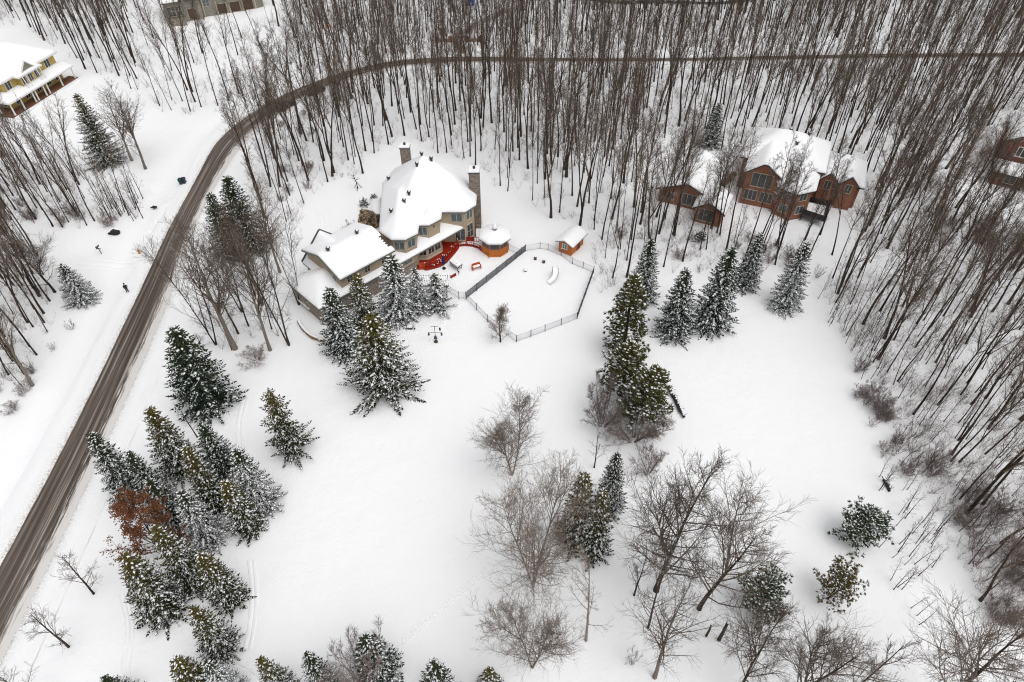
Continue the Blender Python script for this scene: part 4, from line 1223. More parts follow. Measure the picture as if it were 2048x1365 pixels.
    m = MB(); prof = [(-.42, .28), (-.36, .02), (0, -.06), (.36, .02), (.42, .28), (.36, -.04), (0, -.14), (-.36, -.04)]
    vs_ = [(C_[i][0] + N_[i][0] * a, C_[i][1] + N_[i][1] * a, Z_[i] + b) for i in range(len(C_)) for a, b in prof]
    m.add(vs_, [(i * 8 + j, i * 8 + (j + 1) % 8, (i + 1) * 8 + (j + 1) % 8, (i + 1) * 8 + j) for i in range(len(C_) - 1) for j in range(8)])
    m.build('trough', M['snowpack'], R_, True)
    m = MB()
    for sgn in (-1, 1): m.tube([(C_[i][0] + N_[i][0] * .43 * sgn, C_[i][1] + N_[i][1] * .43 * sgn, Z_[i] + .28) for i in range(len(C_))], [.014] * len(C_), 4)
    m.build('rim', M['dgrey'], R_)
    for i in (0, len(C_) // 2):
        m = MB(); m.tube([(*C_[i], 0), (*C_[i], Z_[i] - .1)], [.07, .07], 5); m.build('strut', M['dgrey'], R_)
    m = MB()
    for k in range(4): m.tube([(C_[0][0] - .3, C_[0][1] + .5 - .08 * k, .3 * (k + 1)), (C_[0][0] + .3, C_[0][1] + .5 - .08 * k, .3 * (k + 1))], [.03, .03], 4)
    for sgn in (-.3, .3): m.tube([(C_[0][0] + sgn, C_[0][1] + .6, 0), (C_[0][0] + sgn, C_[0][1] + .12, 1.6)], [.03, .03], 4)
    m.build('ladder', M['dgrey'], R_)
    x, y = at(1051, 543)
    R_ = thing('snowy_planter', 'small grey planter heaped with snow in the middle of the pool lawn', 'planter', (x, y, 0))
    m = MB(); m.tube([(x, y, -.05), (x, y, .25)], [.18, .28], 10, True); m.build('pot', M['dgrey'], R_)
    m = MB(); m.blob((x, y + .02, .3), (.32, .3, .22), 4, 9, 5, .08); m.build('snow_heap', M['lump'], R_, True)
    # rocks by the drive
    R_ = thing('rock_bed', 'bank of bare brown rocks beside the left wall of the main house', 'rock bed', (*at(730, 445), 0))
    poly = [at(722, 420), at(757, 428), at(760, 452), at(728, 470), at(715, 467)]
    rr = random.Random(12)
    m = MB(); cnt = 0
    cen = (sum(p[0] for p in poly) / 5, sum(p[1] for p in poly) / 5)
    while cnt < 420:
        x, y = rr.uniform(-27, -19), rr.uniform(88, 98)
        if not inpoly(x, y, poly): continue
        s_ = rr.uniform(.13, .32); h_ = .28 * max(0, 1 - math.dist((x, y), cen) / 4)
        m.blob((x, y, h_ + rr.uniform(0, .15)), (s_, s_ * rr.uniform(.7, 1), s_ * .7), cnt, 6, 4, .25); cnt += 1
    m.build('rocks', M['rockbed'], R_)['kind'] = 'stuff'
    m = MB(); m.add([(p[0], p[1], -.1) for p in poly] + [(cen[0], cen[1], .12)], [(i, (i + 1) % 5, 5) for i in range(5)]); m.build('soil_mound', M['rockdark'], R_)
    # low stone wall at the garage corner
    wl = chaikin([at(598, 645), at(604, 657), at(616, 671), at(634, 681), at(652, 684), at(668, 682)], 2)
    R_ = thing('low_stone_wall', 'low curved dry stone wall below the garage corner, snow on top', 'stone wall', (*wl[len(wl) // 2], 0))
    W_ = resample(wl, 34)
    st, sn = MB(), MB()
    for i, p in enumerate(W_):
        for k in range(2): st.blob((p[0] + rr.uniform(-.05, .05), p[1] + rr.uniform(-.05, .05), .12 + k * .24), (.2, .22, .14), i * 3 + k, 6, 4, .2)
        sn.blob((p[0], p[1] + .05, .48), (.22, .2, .08), i, 6, 4, .1)
    st.build('stones', M['rock'], R_)['kind'] = 'stuff'
    sn.build('snow_cap', M['lump'], R_, True)
patio()

def roadside():
    # two wheelie bins
    for (u, v, lb, mt) in ((363.5, 369, 'green wheeled bin by the road, left of the pair', 'teal'), (369.5, 367.5, 'blue grey wheeled bin by the road, right of the pair', 'slateblue')):
        x, y = at(u, v)
        R_ = thing('wheeled_bin', lb, 'bin', (x, y, 0), 'bins by the road')
        m = MB(); m.add([(x - .22, y - .25, .08), (x + .22, y - .25, .08), (x + .22, y + .25, .08), (x - .22, y + .25, .08), (x - .3, y - .34, 1.0), (x + .3, y - .34, 1.0), (x + .3, y + .34, 1.0), (x - .3, y + .34, 1.0)],
                        [(0, 3, 2, 1), (4, 5, 6, 7), (0, 1, 5, 4), (1, 2, 6, 5), (2, 3, 7, 6), (3, 0, 4, 7)]); m.build('bin_body', M[mt], R_)
        m = MB(); m.prism([(x - .33, y - .4), (x + .33, y - .4), (x + .33, y + .38), (x - .33, y + .38)], 1.0, 1.09); m.build('lid', M[mt], R_)
        m = MB(); m.tube([(x - .3, y + .42, 1.03), (x + .3, y + .42, 1.03)], [.03, .03], 6); m.build('handle', M['black'], R_)
        for sx in (-.26, .26):
            m = MB(); m.tube([(x + sx - .03, y + .3, .12), (x + sx + .03, y + .3, .12)], [.13, .13], 10, True); m.build('wheel', M['rubber'], R_)
    # dark rocks by the wood edge
    for (u, v, sx, sy, sz, lb) in ((231, 468, .8, .55, .55, 'large dark rock with a snowy shoulder at the edge of the left woods'), (309, 416, .45, .3, .25, 'small dark rock beside thin saplings left of the road')):
        x, y = at(u, v)
        R_ = thing('roadside_rock', lb, 'rock', (x, y, 0))
        m = MB(); m.blob((x, y, sz * .55), (sx, sy, sz), 9, 9, 6, .16); m.blob((x - sx * 1.0, y - .1, .1), (sx * .45, sy * .4, sz * .35), 4, 7, 5, .2); m.build('stone', M['rockdark'], R_)
        m = MB(); m.blob((x + sx * .25, y + sy * .35, sz * 1.25), (sx * .5, sy * .5, sz * .25), 2, 8, 5, .1); m.build('snow_cap', M['lump'], R_, True)
    # mailbox
    x, y = at(203, 507)
    R_ = thing('mailbox', 'dark mailbox on a leaning post in the snowy clearing left of the road', 'mailbox', (x, y, 0))
    m = MB(); m.tube([(x, y, -.1), (x - .12, y, 1.2)], [.055, .05], 5); m.build('post', M['black'], R_)
    m = MB(); m.tube([(x - .12, y - .3, 1.3), (x - .12, y + .3, 1.3)], [.17, .17], 8, True); m.build('box', M['dgrey'], R_)
    m = MB(); m.obox((x - .1, y - .05), (1, 0), (0, 1), .7, .05, .82, .95); m.build('bracket', M['black'], R_)
    m = MB(); m.blob((x - .12, y, 1.5), (.15, .3, .06), 3, 7, 4); m.build('snow_cap', M['lump'], R_, True)
    # orange hydrant marker
    x, y = at(279, 507)
    R_ = thing('fire_hydrant', 'orange yellow hydrant beside the road opposite the bare maples', 'hydrant', (x, y, 0))
    m = MB(); m.tube([(x, y, -.1), (x, y, .5), (x, y, .6), (x, y, .72)], [.15, .14, .17, .05], 8, True); m.build('barrel', M['orange'], R_)
    m = MB(); m.tube([(x - .26, y, .42), (x + .26, y, .42)], [.07, .07], 7, True); m.build('nozzle', M['orange'], R_)
    m = MB(); m.tube([(x + .02, y, .7), (x + .14, y, 1.35)], [.02, .02], 4); m.build('marker_rod', M['orange'], R_)
    # staked sapling by the drive
    x, y = at(716, 378)
    R_ = thing('staked_sapling', 'young bare sapling held by three stakes above the main house drive', 'sapling', (x, y, 0))
    m = MB(); m.tube([(x, y, 0), (x - .1, y, 1.4), (x - .4, y, 2.6)], [.08, .06, .04], 5); m.build('trunk', M['bark'], R_)
    m = MB(); rr = random.Random(2)
    for i in range(26):
        z = rr.uniform(1.2, 2.6); a = rr.uniform(0, 6.3); l = rr.uniform(.5, 1.1)
        m.tube([(x - .25 * (z - 1), y, z), (x - .25 * (z - 1) + l * math.cos(a), y + l * math.sin(a), z + l * .6)], [.025, .008], 3)
    m.build('crown', M['bark'], R_)
    for a in (.5, 2.6, 4.7):
        m = MB(); m.tube([(x + .75 * math.cos(a), y + .75 * math.sin(a), -.05), (x, y, 1.25)], [.05, .045], 5); m.build('stake', M['wood'], R_)
    # entry walls and small far things
    for (u, v, lb) in ((888, 84, 'low brown gateway wall left of the far drive'), (948, 84, 'low brown gateway wall right of the far drive')):
        x, y = at(u, v)
        R_ = thing('gateway_wall', lb, 'wall', (x, y, 0), 'gateway walls at the far drive')
        for dx in (-1.6, 1.6):
            m = MB(); m.box(x + dx - .5, x + dx + .5, y - .5, y + .5, -.2, 1.5); p_ = m.build('pier', M['brick'], R_)
            m = MB(); m.prism([(x + dx - .56, y - .56), (x + dx + .56, y - .56), (x + dx + .56, y + .56), (x + dx - .56, y + .56)], 1.5, 1.72); m.build('snow_cap', M['lump'], p_)
        m = MB(); m.box(x - 1.1, x + 1.1, y - .25, y + .25, -.2, .7); m.build('wall_panel', M['stone'], R_)
    x, y = at(886, 76)
    R_ = thing('timber_kiosk', 'narrow brown timber notice post behind the left gateway wall', 'post', (x, y, 0))
    m = MB(); m.box(x - .1, x + .1, y - .1, y + .1, -.1, 1.2); m.build('leg', M['wood'], R_)
    m = MB(); m.box(x - .55, x + .55, y - .12, y + .12, .9, 2.4); m.build('board', M['porchfloor'], R_)
    m = MB(); m.box(x - .6, x + .6, y - .2, y + .2, 2.4, 2.56); m.build('snow_cap', M['lump'], R_)
    x, y = at(655, 56)
    R_ = thing('orange_barrel', 'tiny orange barrel with dark lid among the far trees', 'barrel', (x, y, 0))
    m = MB(); m.tube([(x, y, 0), (x, y, .55), (x, y, 1.0)], [.42, .46, .4], 10, True); m.build('barrel_body', M['orange'], R_)
    m = MB(); m.tube([(x, y, 1.0), (x, y, 1.35)], [.42, .3], 10, True); m.build('lid', M['teal'], R_)
    x, y = at(941, 10)
    R_ = thing('blue_play_house', 'small blue play house at the very top of the picture', 'play house', (x, y, 0))
    m = MB(); m.box(x - .9, x + .9, y - .7, y + .7, -.1, 1.3); m.build('wall', M['blue'], R_)
    m = MB(); m.add([(x - 1, y - .9, 1.3), (x + 1, y - .9, 1.3), (x + 1, y + .9, 1.3), (x - 1, y + .9, 1.3), (x - 1, y, 2.1), (x + 1, y, 2.1)], [(0, 1, 5, 4), (2, 3, 4, 5), (1, 2, 5), (3, 0, 4), (0, 3, 2, 1)]); m.build('roof', M['blue'], R_)
    m = MB(); m.box(x - .25, x + .25, y - .76, y - .7, 0, .95); m.build('door', M['white'], R_)
roadside()

def person():
    x, y = at(257, 587)
    R_ = thing('person', 'person in dark winter clothes standing on the snowy verge holding a small controller', 'person', (x, y, 0), worldparts=False)
    R_.rotation_euler = (0, 0, math.radians(25))          # faces the camera side of the road
    S = 1.0
    J = {'pel': ((0, 0, .95), .155), 'bel': ((0, .0, 1.10), .150), 'che': ((0, .02, 1.32), .175), 'nek': ((0, .02, 1.50), .065), 'hd1': ((0, -.01, 1.60), .095), 'hd2': ((0, -.015, 1.74), .105), 'hd3': ((0, -.01, 1.82), .06)}
    Ed = [('pel', 'bel'), ('bel', 'che'), ('che', 'nek'), ('nek', 'hd1'), ('hd1', 'hd2'), ('hd2', 'hd3')]
    for s_, n_ in ((-1, 'l'), (1, 'r')):
        J.update({'sh' + n_: ((.20 * s_, .02, 1.42), .085), 'el' + n_: ((.27 * s_, .02, 1.13), .062), 'wr' + n_: ((.11 * s_, -.24, 1.12), .045),
                  'hp' + n_: ((.10 * s_, 0, .88), .11), 'kn' + n_: ((.11 * s_, -.02, .49), .075), 'an' + n_: ((.12 * s_, .02, .10), .055), 'to' + n_: ((.13 * s_, -.16, .05), .05)})
        Ed += [('che', 'sh' + n_), ('sh' + n_, 'el' + n_), ('el' + n_, 'wr' + n_), ('pel', 'hp' + n_), ('hp' + n_, 'kn' + n_), ('kn' + n_, 'an' + n_), ('an' + n_, 'to' + n_)]
    keys = list(J)
    me = bpy.data.meshes.new('body')
    me.from_pydata([J[k][0] for k in keys], [(keys.index(a), keys.index(b)) for a, b in Ed], [])
    o = link('body', me, R_)
    o.modifiers.new('Skin', 'SKIN')
    for i, k in enumerate(keys):
        me.skin_vertices[0].data[i].radius = (J[k][1], J[k][1])
    me.skin_vertices[0].data[0].use_root = True
    sm = o.modifiers.new('Sub', 'SUBSURF'); sm.levels = 1; sm.render_levels = 1
    me.materials.append(M['coat'])
    bpy.context.view_layer.update()
    ev = o.evaluated_get(bpy.context.evaluated_depsgraph_get())
    nm = bpy.data.meshes.new_from_object(ev)
    o.modifiers.clear(); o.data = nm
    nm.materials.clear(); nm.materials.append(M['coat']); nm.materials.append(M['skin'])
    for p in nm.polygons:
        p.use_smooth = True
        if p.center.z > 1.53 and p.center.y < .04: p.material_index = 1
    m = MB(); m.blob((0, .0, 1.79), (.125, .135, .10), 1, 10, 6, .04); m.build('woolly_hat', M['coat'], R_, True)
    for s_ in (-1, 1):                                     # gloved hands closed on the controller
        m = MB(); hx = .105 * s_
        m.blob((hx, -.285, 1.125), (.035, .05, .045), 3, 7, 5, .03)
        for k in range(4):
            z = 1.155 - .02 * k; l = (.065, .075, .07, .055)[k]
            m.tube([(hx, -.31, z), (hx - .012 * s_, -.31 - l * .6, z), (hx - .045 * s_, -.31 - l * .75, z - .004)], [.011, .010, .008], 5, True)
        m.tube([(hx - .01 * s_, -.29, 1.16), (hx - .035 * s_, -.31, 1.185), (hx - .055 * s_, -.335, 1.185)], [.013, .011, .008], 5, True)
        m.build('glove', M['coat'], R_, True)
    m = MB(); m.box(-.075, .075, -.375, -.31, 1.10, 1.17)
    tag(m.build('remote_controller', M['dgrey']), 'small grey remote controller in the hands of the standing person', 'controller').matrix_world = Matrix.Translation((x, y, 0)) @ Matrix.Rotation(math.radians(25), 4, 'Z')
person()

def car(label, u, v, ang, paint, snow=False):
    x, y = at(u, v)
    R_ = thing('parked_car', label, 'car', (x, y, .05), 'cars parked on the road bend', worldparts=False)
    R_.rotation_euler = (0, 0, ang)
    def loft(sec, name, mat, parent, smooth=True):
        m = MB(); n = len(sec[0])
        m.v = [p for s_ in sec for p in s_]
        m.f = [(i * n + j, i * n + (j + 1) % n, (i + 1) * n + (j + 1) % n, (i + 1) * n + j) for i in range(len(sec) - 1) for j in range(n)] + [tuple(range(n - 1, -1, -1)), tuple(range((len(sec) - 1) * n, len(sec) * n))]
        return m.build(name, M[mat], parent, smooth)
    def sec(xx, w, z0, z1, t=.12): return [(xx, -w, z0 + t), (xx, -w + t, z0), (xx, w - t, z0), (xx, w, z0 + t), (xx, w, z1 - t), (xx, w - t, z1), (xx, -w + t, z1), (xx, -w, z1 - t)]
    body = loft([sec(-2.25, .70, .38, .80), sec(-2.12, .84, .28, .92), sec(-1.2, .90, .22, .97), sec(0, .91, .22, .98), sec(1.1, .90, .22, .95), sec(1.95, .84, .26, .82), sec(2.25, .66, .36, .66)], 'body', paint, R_)
    loft([sec(-1.95, .70, .90, .96, .03), sec(-1.45, .72, .90, 1.40, .1), sec(-.3, .70, .90, 1.47, .12), sec(.45, .70, .90, 1.42, .1), sec(1.15, .74, .88, .95, .03)], 'glasshouse', 'glassdark', R_)
    loft([sec(-1.42, .58, 1.40, 1.45, .02), sec(-.4, .60, 1.46, 1.51, .02), sec(.42, .58, 1.41, 1.46, .02)], 'roof', paint, R_)
    for s_ in (-1, 1):
        for xx in (-1.35, 1.40):
            m = MB(); m.tube([(xx, s_ * .70, .32), (xx, s_ * .92, .32)], [.32, .32], 14, True); w = m.build('wheel', M['rubber'], R_)
            m = MB(); m.tube([(xx, s_ * .90, .32), (xx, s_ * .935, .32)], [.19, .17], 10, True); m.build('rim', M['dgrey'], w)
        m = MB(); m.box(2.08, 2.22, s_ * .62 - .14, s_ * .62 + .14, .58, .72); m.build('headlight', M['lampclear'], R_)
        m = MB(); m.box(-2.26, -2.12, s_ * .64 - .14, s_ * .64 + .14, .66, .84); m.build('tail_light', M['lampred'], R_)
        m = MB(); m.box(.62, .82, s_ * .90 - (.02 if s_ > 0 else .16), s_ * .90 + (.16 if s_ > 0 else .02), .92, 1.06); m.build('door_mirror', M[paint], R_)
        m = MB(); m.box(-.25, -.05, s_ * .905 - .02, s_ * .905 + .02, .80, .84); m.build('door_handle', M['dgrey'], R_)
    if snow:
        loft([sec(-1.3, .5, 1.455, 1.50, .02), sec(-.4, .54, 1.52, 1.58, .02), sec(.3, .5, 1.47, 1.52, .02)], 'roof_snow', 'lump', R_)
i0 = int(np.argmin(np.hypot(CL[:, 0] - at(572, 212)[0], CL[:, 1] - at(572, 212)[1])))
t0 = CL[i0 + 2] - CL[i0 - 2]
car('dark plum car parked on the inner side of the road bend, the nearer of two', 570, 217, math.atan2(t0[1], t0[0]), 'carpaint')
i0 = int(np.argmin(np.hypot(CL[:, 0] - at(632, 186)[0], CL[:, 1] - at(632, 186)[1])))
t0 = CL[i0 + 2] - CL[i0 - 2]
car('black car parked farther along the road bend behind the plum car', 632, 187, math.atan2(t0[1], t0[0]), 'carpaint2')

# ------------------------------------------------------------------ trees: the generators
def rdir(rnd, d, ang, az=None):
    """unit vector at angle ang from d"""
    d = Vector(d).normalized()
    ref = Vector((0, 0, 1)) if abs(d.z) < .9 else Vector((1, 0, 0))
    a = d.cross(ref).normalized(); b = d.cross(a)
    az = rnd.uniform(0, 2 * math.pi) if az is None else az
    return (d * math.cos(ang) + (a * math.cos(az) + b * math.sin(az)) * math.sin(ang)).normalized()
def path(rnd, p, d, L_, k, wob, up):
    pts = [Vector(p)]
    d = Vector(d)
    for i in range(k):
        d = (d + Vector((rnd.uniform(-wob, wob), rnd.uniform(-wob, wob), rnd.uniform(-wob, wob) + up))).normalized()
        pts.append(pts[-1] + d * (L_ / k))
    return pts
def along(pts, t):
    f = t * (len(pts) - 1); i = min(int(f), len(pts) - 2)
    return pts[i].lerp(pts[i + 1], f - i), (pts[i + 1] - pts[i]).normalized()
def bare_tree(seed, H, r0, start=.45, nprim=26, spread=.2, ang=(35, 60), nsec=6, ntw=4, fork=False, tr=.012, stems=1, stem_ang=0.3, up=.12, wob=.10, low=0, leafy=None):
    """leafless tree: returns (trunk builder, crown builder[, leaf points])"""
    rnd = random.Random(seed)
    T, C_ = MB(), MB()
    tips = []
    for s_ in range(stems):
        d0 = Vector((0, 0, 1)) if stems == 1 else rdir(rnd, (0, 0, 1), stem_ang * rnd.uniform(.5, 1.2), 2 * math.pi * s_ / stems + rnd.uniform(-.4, .4))
        Hs = H * (1 if stems == 1 else rnd.uniform(.72, 1.0))
        rs = r0 * (1 if stems == 1 else rnd.uniform(.55, .8))
        tp = path(rnd, (0, 0, -.25), d0, Hs + .25, 11, wob * .45, .03)
        mains = [(tp, rs, 1.0)]
        if fork:
            q, d = along(tp, rnd.uniform(.35, .6))
            fp_ = path(rnd, q, rdir(rnd, d, math.radians(rnd.uniform(14, 26))), Hs * rnd.uniform(.38, .5), 7, wob * .5, .06)
            mains.append((fp_, rs * .6, .6))
        for mi, (mp, mr, wgt) in enumerate(mains):
            k = len(mp)
            rad = [mr * (1.25 if i == 0 and mi == 0 else 1.0) * (1 - .95 * (i / (k - 1)) ** .85) + .008 for i in range(k)]
            (T if mi == 0 else C_).tube(mp, rad, 6 if mi == 0 else 5)
            np_ = int(nprim * wgt / (stems ** .6))
            for b in range(np_ + low):
                t0_ = (start if mi == 0 else .12)
                t = t0_ + (1 - t0_) * (b / max(1, np_)) ** .9 * .98 if b < np_ else rnd.uniform(.12, start)
                t = min(.985, max(.05, t + rnd.uniform(-.02, .02)))
                q, d = along(mp, t)
                tt = (t - t0_) / (1 - t0_)
                L_ = H * spread * (1.1 - .82 * max(0, tt)) * rnd.uniform(.65, 1.15)
                if b >= np_: L_ *= .45
                pd = rdir(rnd, d, math.radians(rnd.uniform(*ang)))
                bp = path(rnd, q, pd, L_, 4, wob * 1.4, up)
                br = min(mr * .36, .008 + L_ * .0095)
                C_.tube(bp, [br, br * .8, br * .6, br * .42, tr], 4)
                for c in range(nsec):
                    u_ = .22 + .76 * (c + rnd.random()) / nsec
                    q2, d2 = along(bp, min(.98, u_))
                    L2 = L_ * rnd.uniform(.28, .5) * (1.15 - .5 * u_)
                    sp = path(rnd, q2, rdir(rnd, d2, math.radians(rnd.uniform(28, 55))), L2, 3, wob * 1.6, up * .8)
                    C_.tube(sp, [max(tr * 1.2, br * .42), max(tr, br * .3), tr, tr * .7], 3)
                    tips.append(sp[-1])
                    for e in range(ntw):
                        q3, d3 = along(sp, rnd.uniform(.15, .98))
                        L3 = max(.25, L2 * rnd.uniform(.3, .6))
                        e3 = q3 + rdir(rnd, d3, math.radians(rnd.uniform(22, 55))) * L3 + Vector((0, 0, L3 * up))
                        C_.tube([q3, e3], [tr, tr * .55], 3)
                        tips.append(e3)
    return T, C_, tips
def octa(m, c, ax, ay, az):
    m.add([tuple(c + ax), tuple(c - ax), tuple(c + ay), tuple(c - ay), tuple(c + az), tuple(c - az * .5)],
          [(0, 2, 4), (2, 1, 4), (1, 3, 4), (3, 0, 4), (2, 0, 5), (1, 2, 5), (3, 1, 5), (0, 3, 5)])
def spray(m, c, d, side, L_, w):
    """one needled twig: a folded blade with real thickness"""
    up = Vector((0, 0, 1))
    b = c + d * L_
    mid = c + d * (L_ * .45)
    s_ = side * (w * .5)
    m.add([tuple(c), tuple(mid + s_ - up * w * .30), tuple(b - up * w * .2), tuple(mid - s_ - up * w * .30), tuple(mid + up * w * .22)],
          [(0, 1, 4), (1, 2, 4), (2, 3, 4), (3, 0, 4), (0, 3, 2, 1)])
def spruce(seed, H, R, snow, bare_top=0.0, droop=.25, dens=1.0, ragged=.18, base=.05, fan=1.0):
    rnd = random.Random(seed)
    T, N_, S_ = MB(), MB(), MB()
    T.tube([(0, 0, -.3), (0, 0, H * .5), (0, 0, H)], [H * .017 + .04, H * .01 + .02, .012], 6)
    z = H * base
    while z < H * .985:
        t = z / H
        R_ = R * ((1 - t) ** .82) + .10
        nb = max(4, int((6.5 + 3.5 * (1 - t)) * dens))
        a0 = rnd.uniform(0, 6.28)
        for b in range(nb):
            az = a0 + 2 * math.pi * b / nb + rnd.uniform(-.25, .25)
            L_ = R_ * rnd.uniform(1 - ragged * 1.6, 1 + ragged)
            d = Vector((math.cos(az), math.sin(az), 0)); side = Vector((-d.y, d.x, 0))
            z0 = z + rnd.uniform(-.15, .15)
            up0 = .35 * t - droop * (1 - t)
            n = max(2, int(L_ / .23))
            prev = None
            for i in range(n + 1):
                s_ = (i + .4) / (n + .4)
                p = d * (L_ * s_) + Vector((0, 0, z0 + L_ * (up0 * s_ + (.16 - .42 * droop) * s_ * s_)))
                ln = max(.20, min(.62, .20 + .42 * (1 - s_) * L_ * .55)) * rnd.uniform(.8, 1.2)
                for sg in (-1, 1):
                    a = rnd.uniform(.55, 1.05)
                    dd = (d * math.cos(a) + side * (sg * math.sin(a)) + Vector((0, 0, rnd.uniform(-.38, .05)))).normalized()
                    sd = Vector((-dd.y, dd.x, 0))
                    spray(N_, p, dd, sd, ln, .19 * fan)
                    prob = 1.25 * snow * (1.0 if t < .55 else max(.12, 1 - (t - .55) * 2.3)) * (.55 + .6 * s_)
                    if rnd.random() < prob:
                        k = rnd.uniform(.55, 1.1)
                        spray(S_, p + Vector((0, 0, .035)) + dd * (ln * .06), dd, sd, ln * (.65 + .4 * k), .115 * k * fan)
                    if rnd.random() < prob * .16:
                        k = rnd.uniform(.4, 1.1)
                        octa(S_, p + dd * (ln * rnd.uniform(.3, .9)) + Vector((0, 0, .06)), (dd + sd * rnd.uniform(-.5, .5)) * (.20 * k), sd * (.09 * k), Vector((0, 0, .06 * k)))
                if i == n:
                    spray(N_, p, (d + Vector((0, 0, .1))).normalized(), side, .38, .17 * fan)
                    if rnd.random() < snow: octa(S_, p + d * .12 + Vector((0, 0, .06)), d * .24, side * .11, Vector((0, 0, .07)))
                elif rnd.random() < snow * .55 and t < .8:
                    octa(S_, p + Vector((0, 0, .09)), d * .26, side * rnd.uniform(.10, .2), Vector((0, 0, .09)))
        z += (.30 + .24 * (1 - t)) * (H / 12) ** .35 / dens
    for i in range(int(5 + H * .4)):
        az = rnd.uniform(0, 6.28); zz = H * rnd.uniform(.9, 1.0)
        spray(N_, Vector((0, 0, zz)), Vector((math.cos(az) * .6, math.sin(az) * .6, .7)).normalized(), Vector((-math.sin(az), math.cos(az), 0)), .3, .12)
    return T, N_, S_
def pine(seed, H, R, snow, base=.18, nbr=64, tuft=10, bl=.34, roundness=.5):
    rnd = random.Random(seed)
    T, N_, S_ = MB(), MB(), MB()
    tp = path(rnd, (0, 0, -.3), (0, 0, 1), H + .1, 8, .04, .02)
    T.tube(tp, [H * .016 * (1 - .9 * i / 8) + .025 for i in range(9)], 6)
    for b in range(nbr):
        t = base + (1 - base) * (b / nbr) ** .95
        q, _ = along(tp, t * .98)
        prof = (1 - t) ** .55 if roundness < .6 else math.sqrt(max(.05, 1 - ((t - .42) / .62) ** 2))
        L_ = R * prof * (rnd.uniform(.65, 1.12) if roundness < .6 else rnd.uniform(.4, 1.2)) + .15
        az = b * 2.4 + rnd.uniform(-.4, .4)
        d = Vector((math.cos(az), math.sin(az), .15 + .45 * t))
        bp = path(rnd, q, d.normalized(), L_, 4, .10, .05)
        T.tube(bp, [.02 + L_ * .008, .03, .022, .016, .01], 3)
        ends = [bp[-1], bp[-2].lerp(bp[-1], .4)]
        for c in range(max(3, int(L_ * 3.6))):
            q2, d2 = along(bp, rnd.uniform(.25, .95))
            e = q2 + rdir(rnd, d2, math.radians(rnd.uniform(30, 70))) * L_ * rnd.uniform(.12, .32) + Vector((0, 0, .12))
            T.tube([q2, e], [.014, .008], 3)
            ends.append(e)
        for e in ends:
            ax = (e - q).normalized()
            for k in range(tuft):
                dd = rdir(rnd, (ax + Vector((0, 0, .25))).normalized(), math.radians(rnd.uniform(12, 78)))
                sd = dd.cross(Vector((0, 0, 1)))
                sd = sd.normalized() if sd.length > .05 else Vector((1, 0, 0))
                spray(N_, e - ax * .1, dd, sd, bl * rnd.uniform(.7, 1.15), bl * .30)
            if rnd.random() < snow:
                octa(S_, e + Vector((0, 0, .12)), ax * .22, Vector((-ax.y, ax.x, 0)) * .16 + Vector((.01, 0, 0)), Vector((0, 0, .085)))
    return T, N_, S_

class Kind:
    """shared meshes of one tree model"""
    def __init__(s, H, R, parts): s.H, s.R, s.parts = H, R, parts
def kind_bare(seed, H, bark_, twig_=None, leaf=None, leafn=0, R=None, **k):
    T, C_, tips = bare_tree(seed, H, **k)
    parts = [('trunk', T.mesh('trunk', M[bark_], True)), ('crown', C_.mesh('crown', M[twig_ or bark_], False))]
    if leaf:
        rnd = random.Random(seed); m = MB()
        for i in range(leafn):
            c = tips[rnd.randrange(len(tips))] + Vector((rnd.uniform(-.16, .16), rnd.uniform(-.16, .16), rnd.uniform(-.25, .05)))
            d = rdir(rnd, (0, 0, -1), rnd.uniform(.3, 1.6)); sd = rdir(rnd, d, math.pi / 2)
            spray(m, c, d, sd, .15, .11)
        parts.append(('leaves', m.mesh('leaves', M[leaf])))
    rr = max(math.hypot(t.x, t.y) for t in tips)
    rr = sorted(math.hypot(t.x, t.y) for t in tips)[int(len(tips) * .93)]
    return Kind(max(t.z for t in tips), rr, parts)
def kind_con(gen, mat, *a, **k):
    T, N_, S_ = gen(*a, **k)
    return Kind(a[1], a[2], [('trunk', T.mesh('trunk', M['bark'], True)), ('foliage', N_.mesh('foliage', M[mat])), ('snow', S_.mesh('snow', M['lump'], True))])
def plant(name, label, cat, K, x, y, H=None, R=None, rz=0.0, tilt=(0, 0), group=None, sink=.05):
    """a tree as a thing with its own trunk and crown, sharing the meshes of its kind"""
    o = bpy.data.objects.new(name, None)
    COL.objects.link(o)
    sz = (H / K.H) if H else 1.0
    sx = (R / K.R) if R else sz
    o.location = (x, y, gz1(x, y) - sink)
    o.rotation_euler = (tilt[0], tilt[1], rz)
    o.scale = (sx, sx, sz)
    tag(o, label, cat, group)
    for n, me in K.parts:
        c = bpy.data.objects.new(n, me); COL.objects.link(c); c.parent = o
        if n in ('snow', 'leaves'): c['kind'] = 'stuff'
    return o

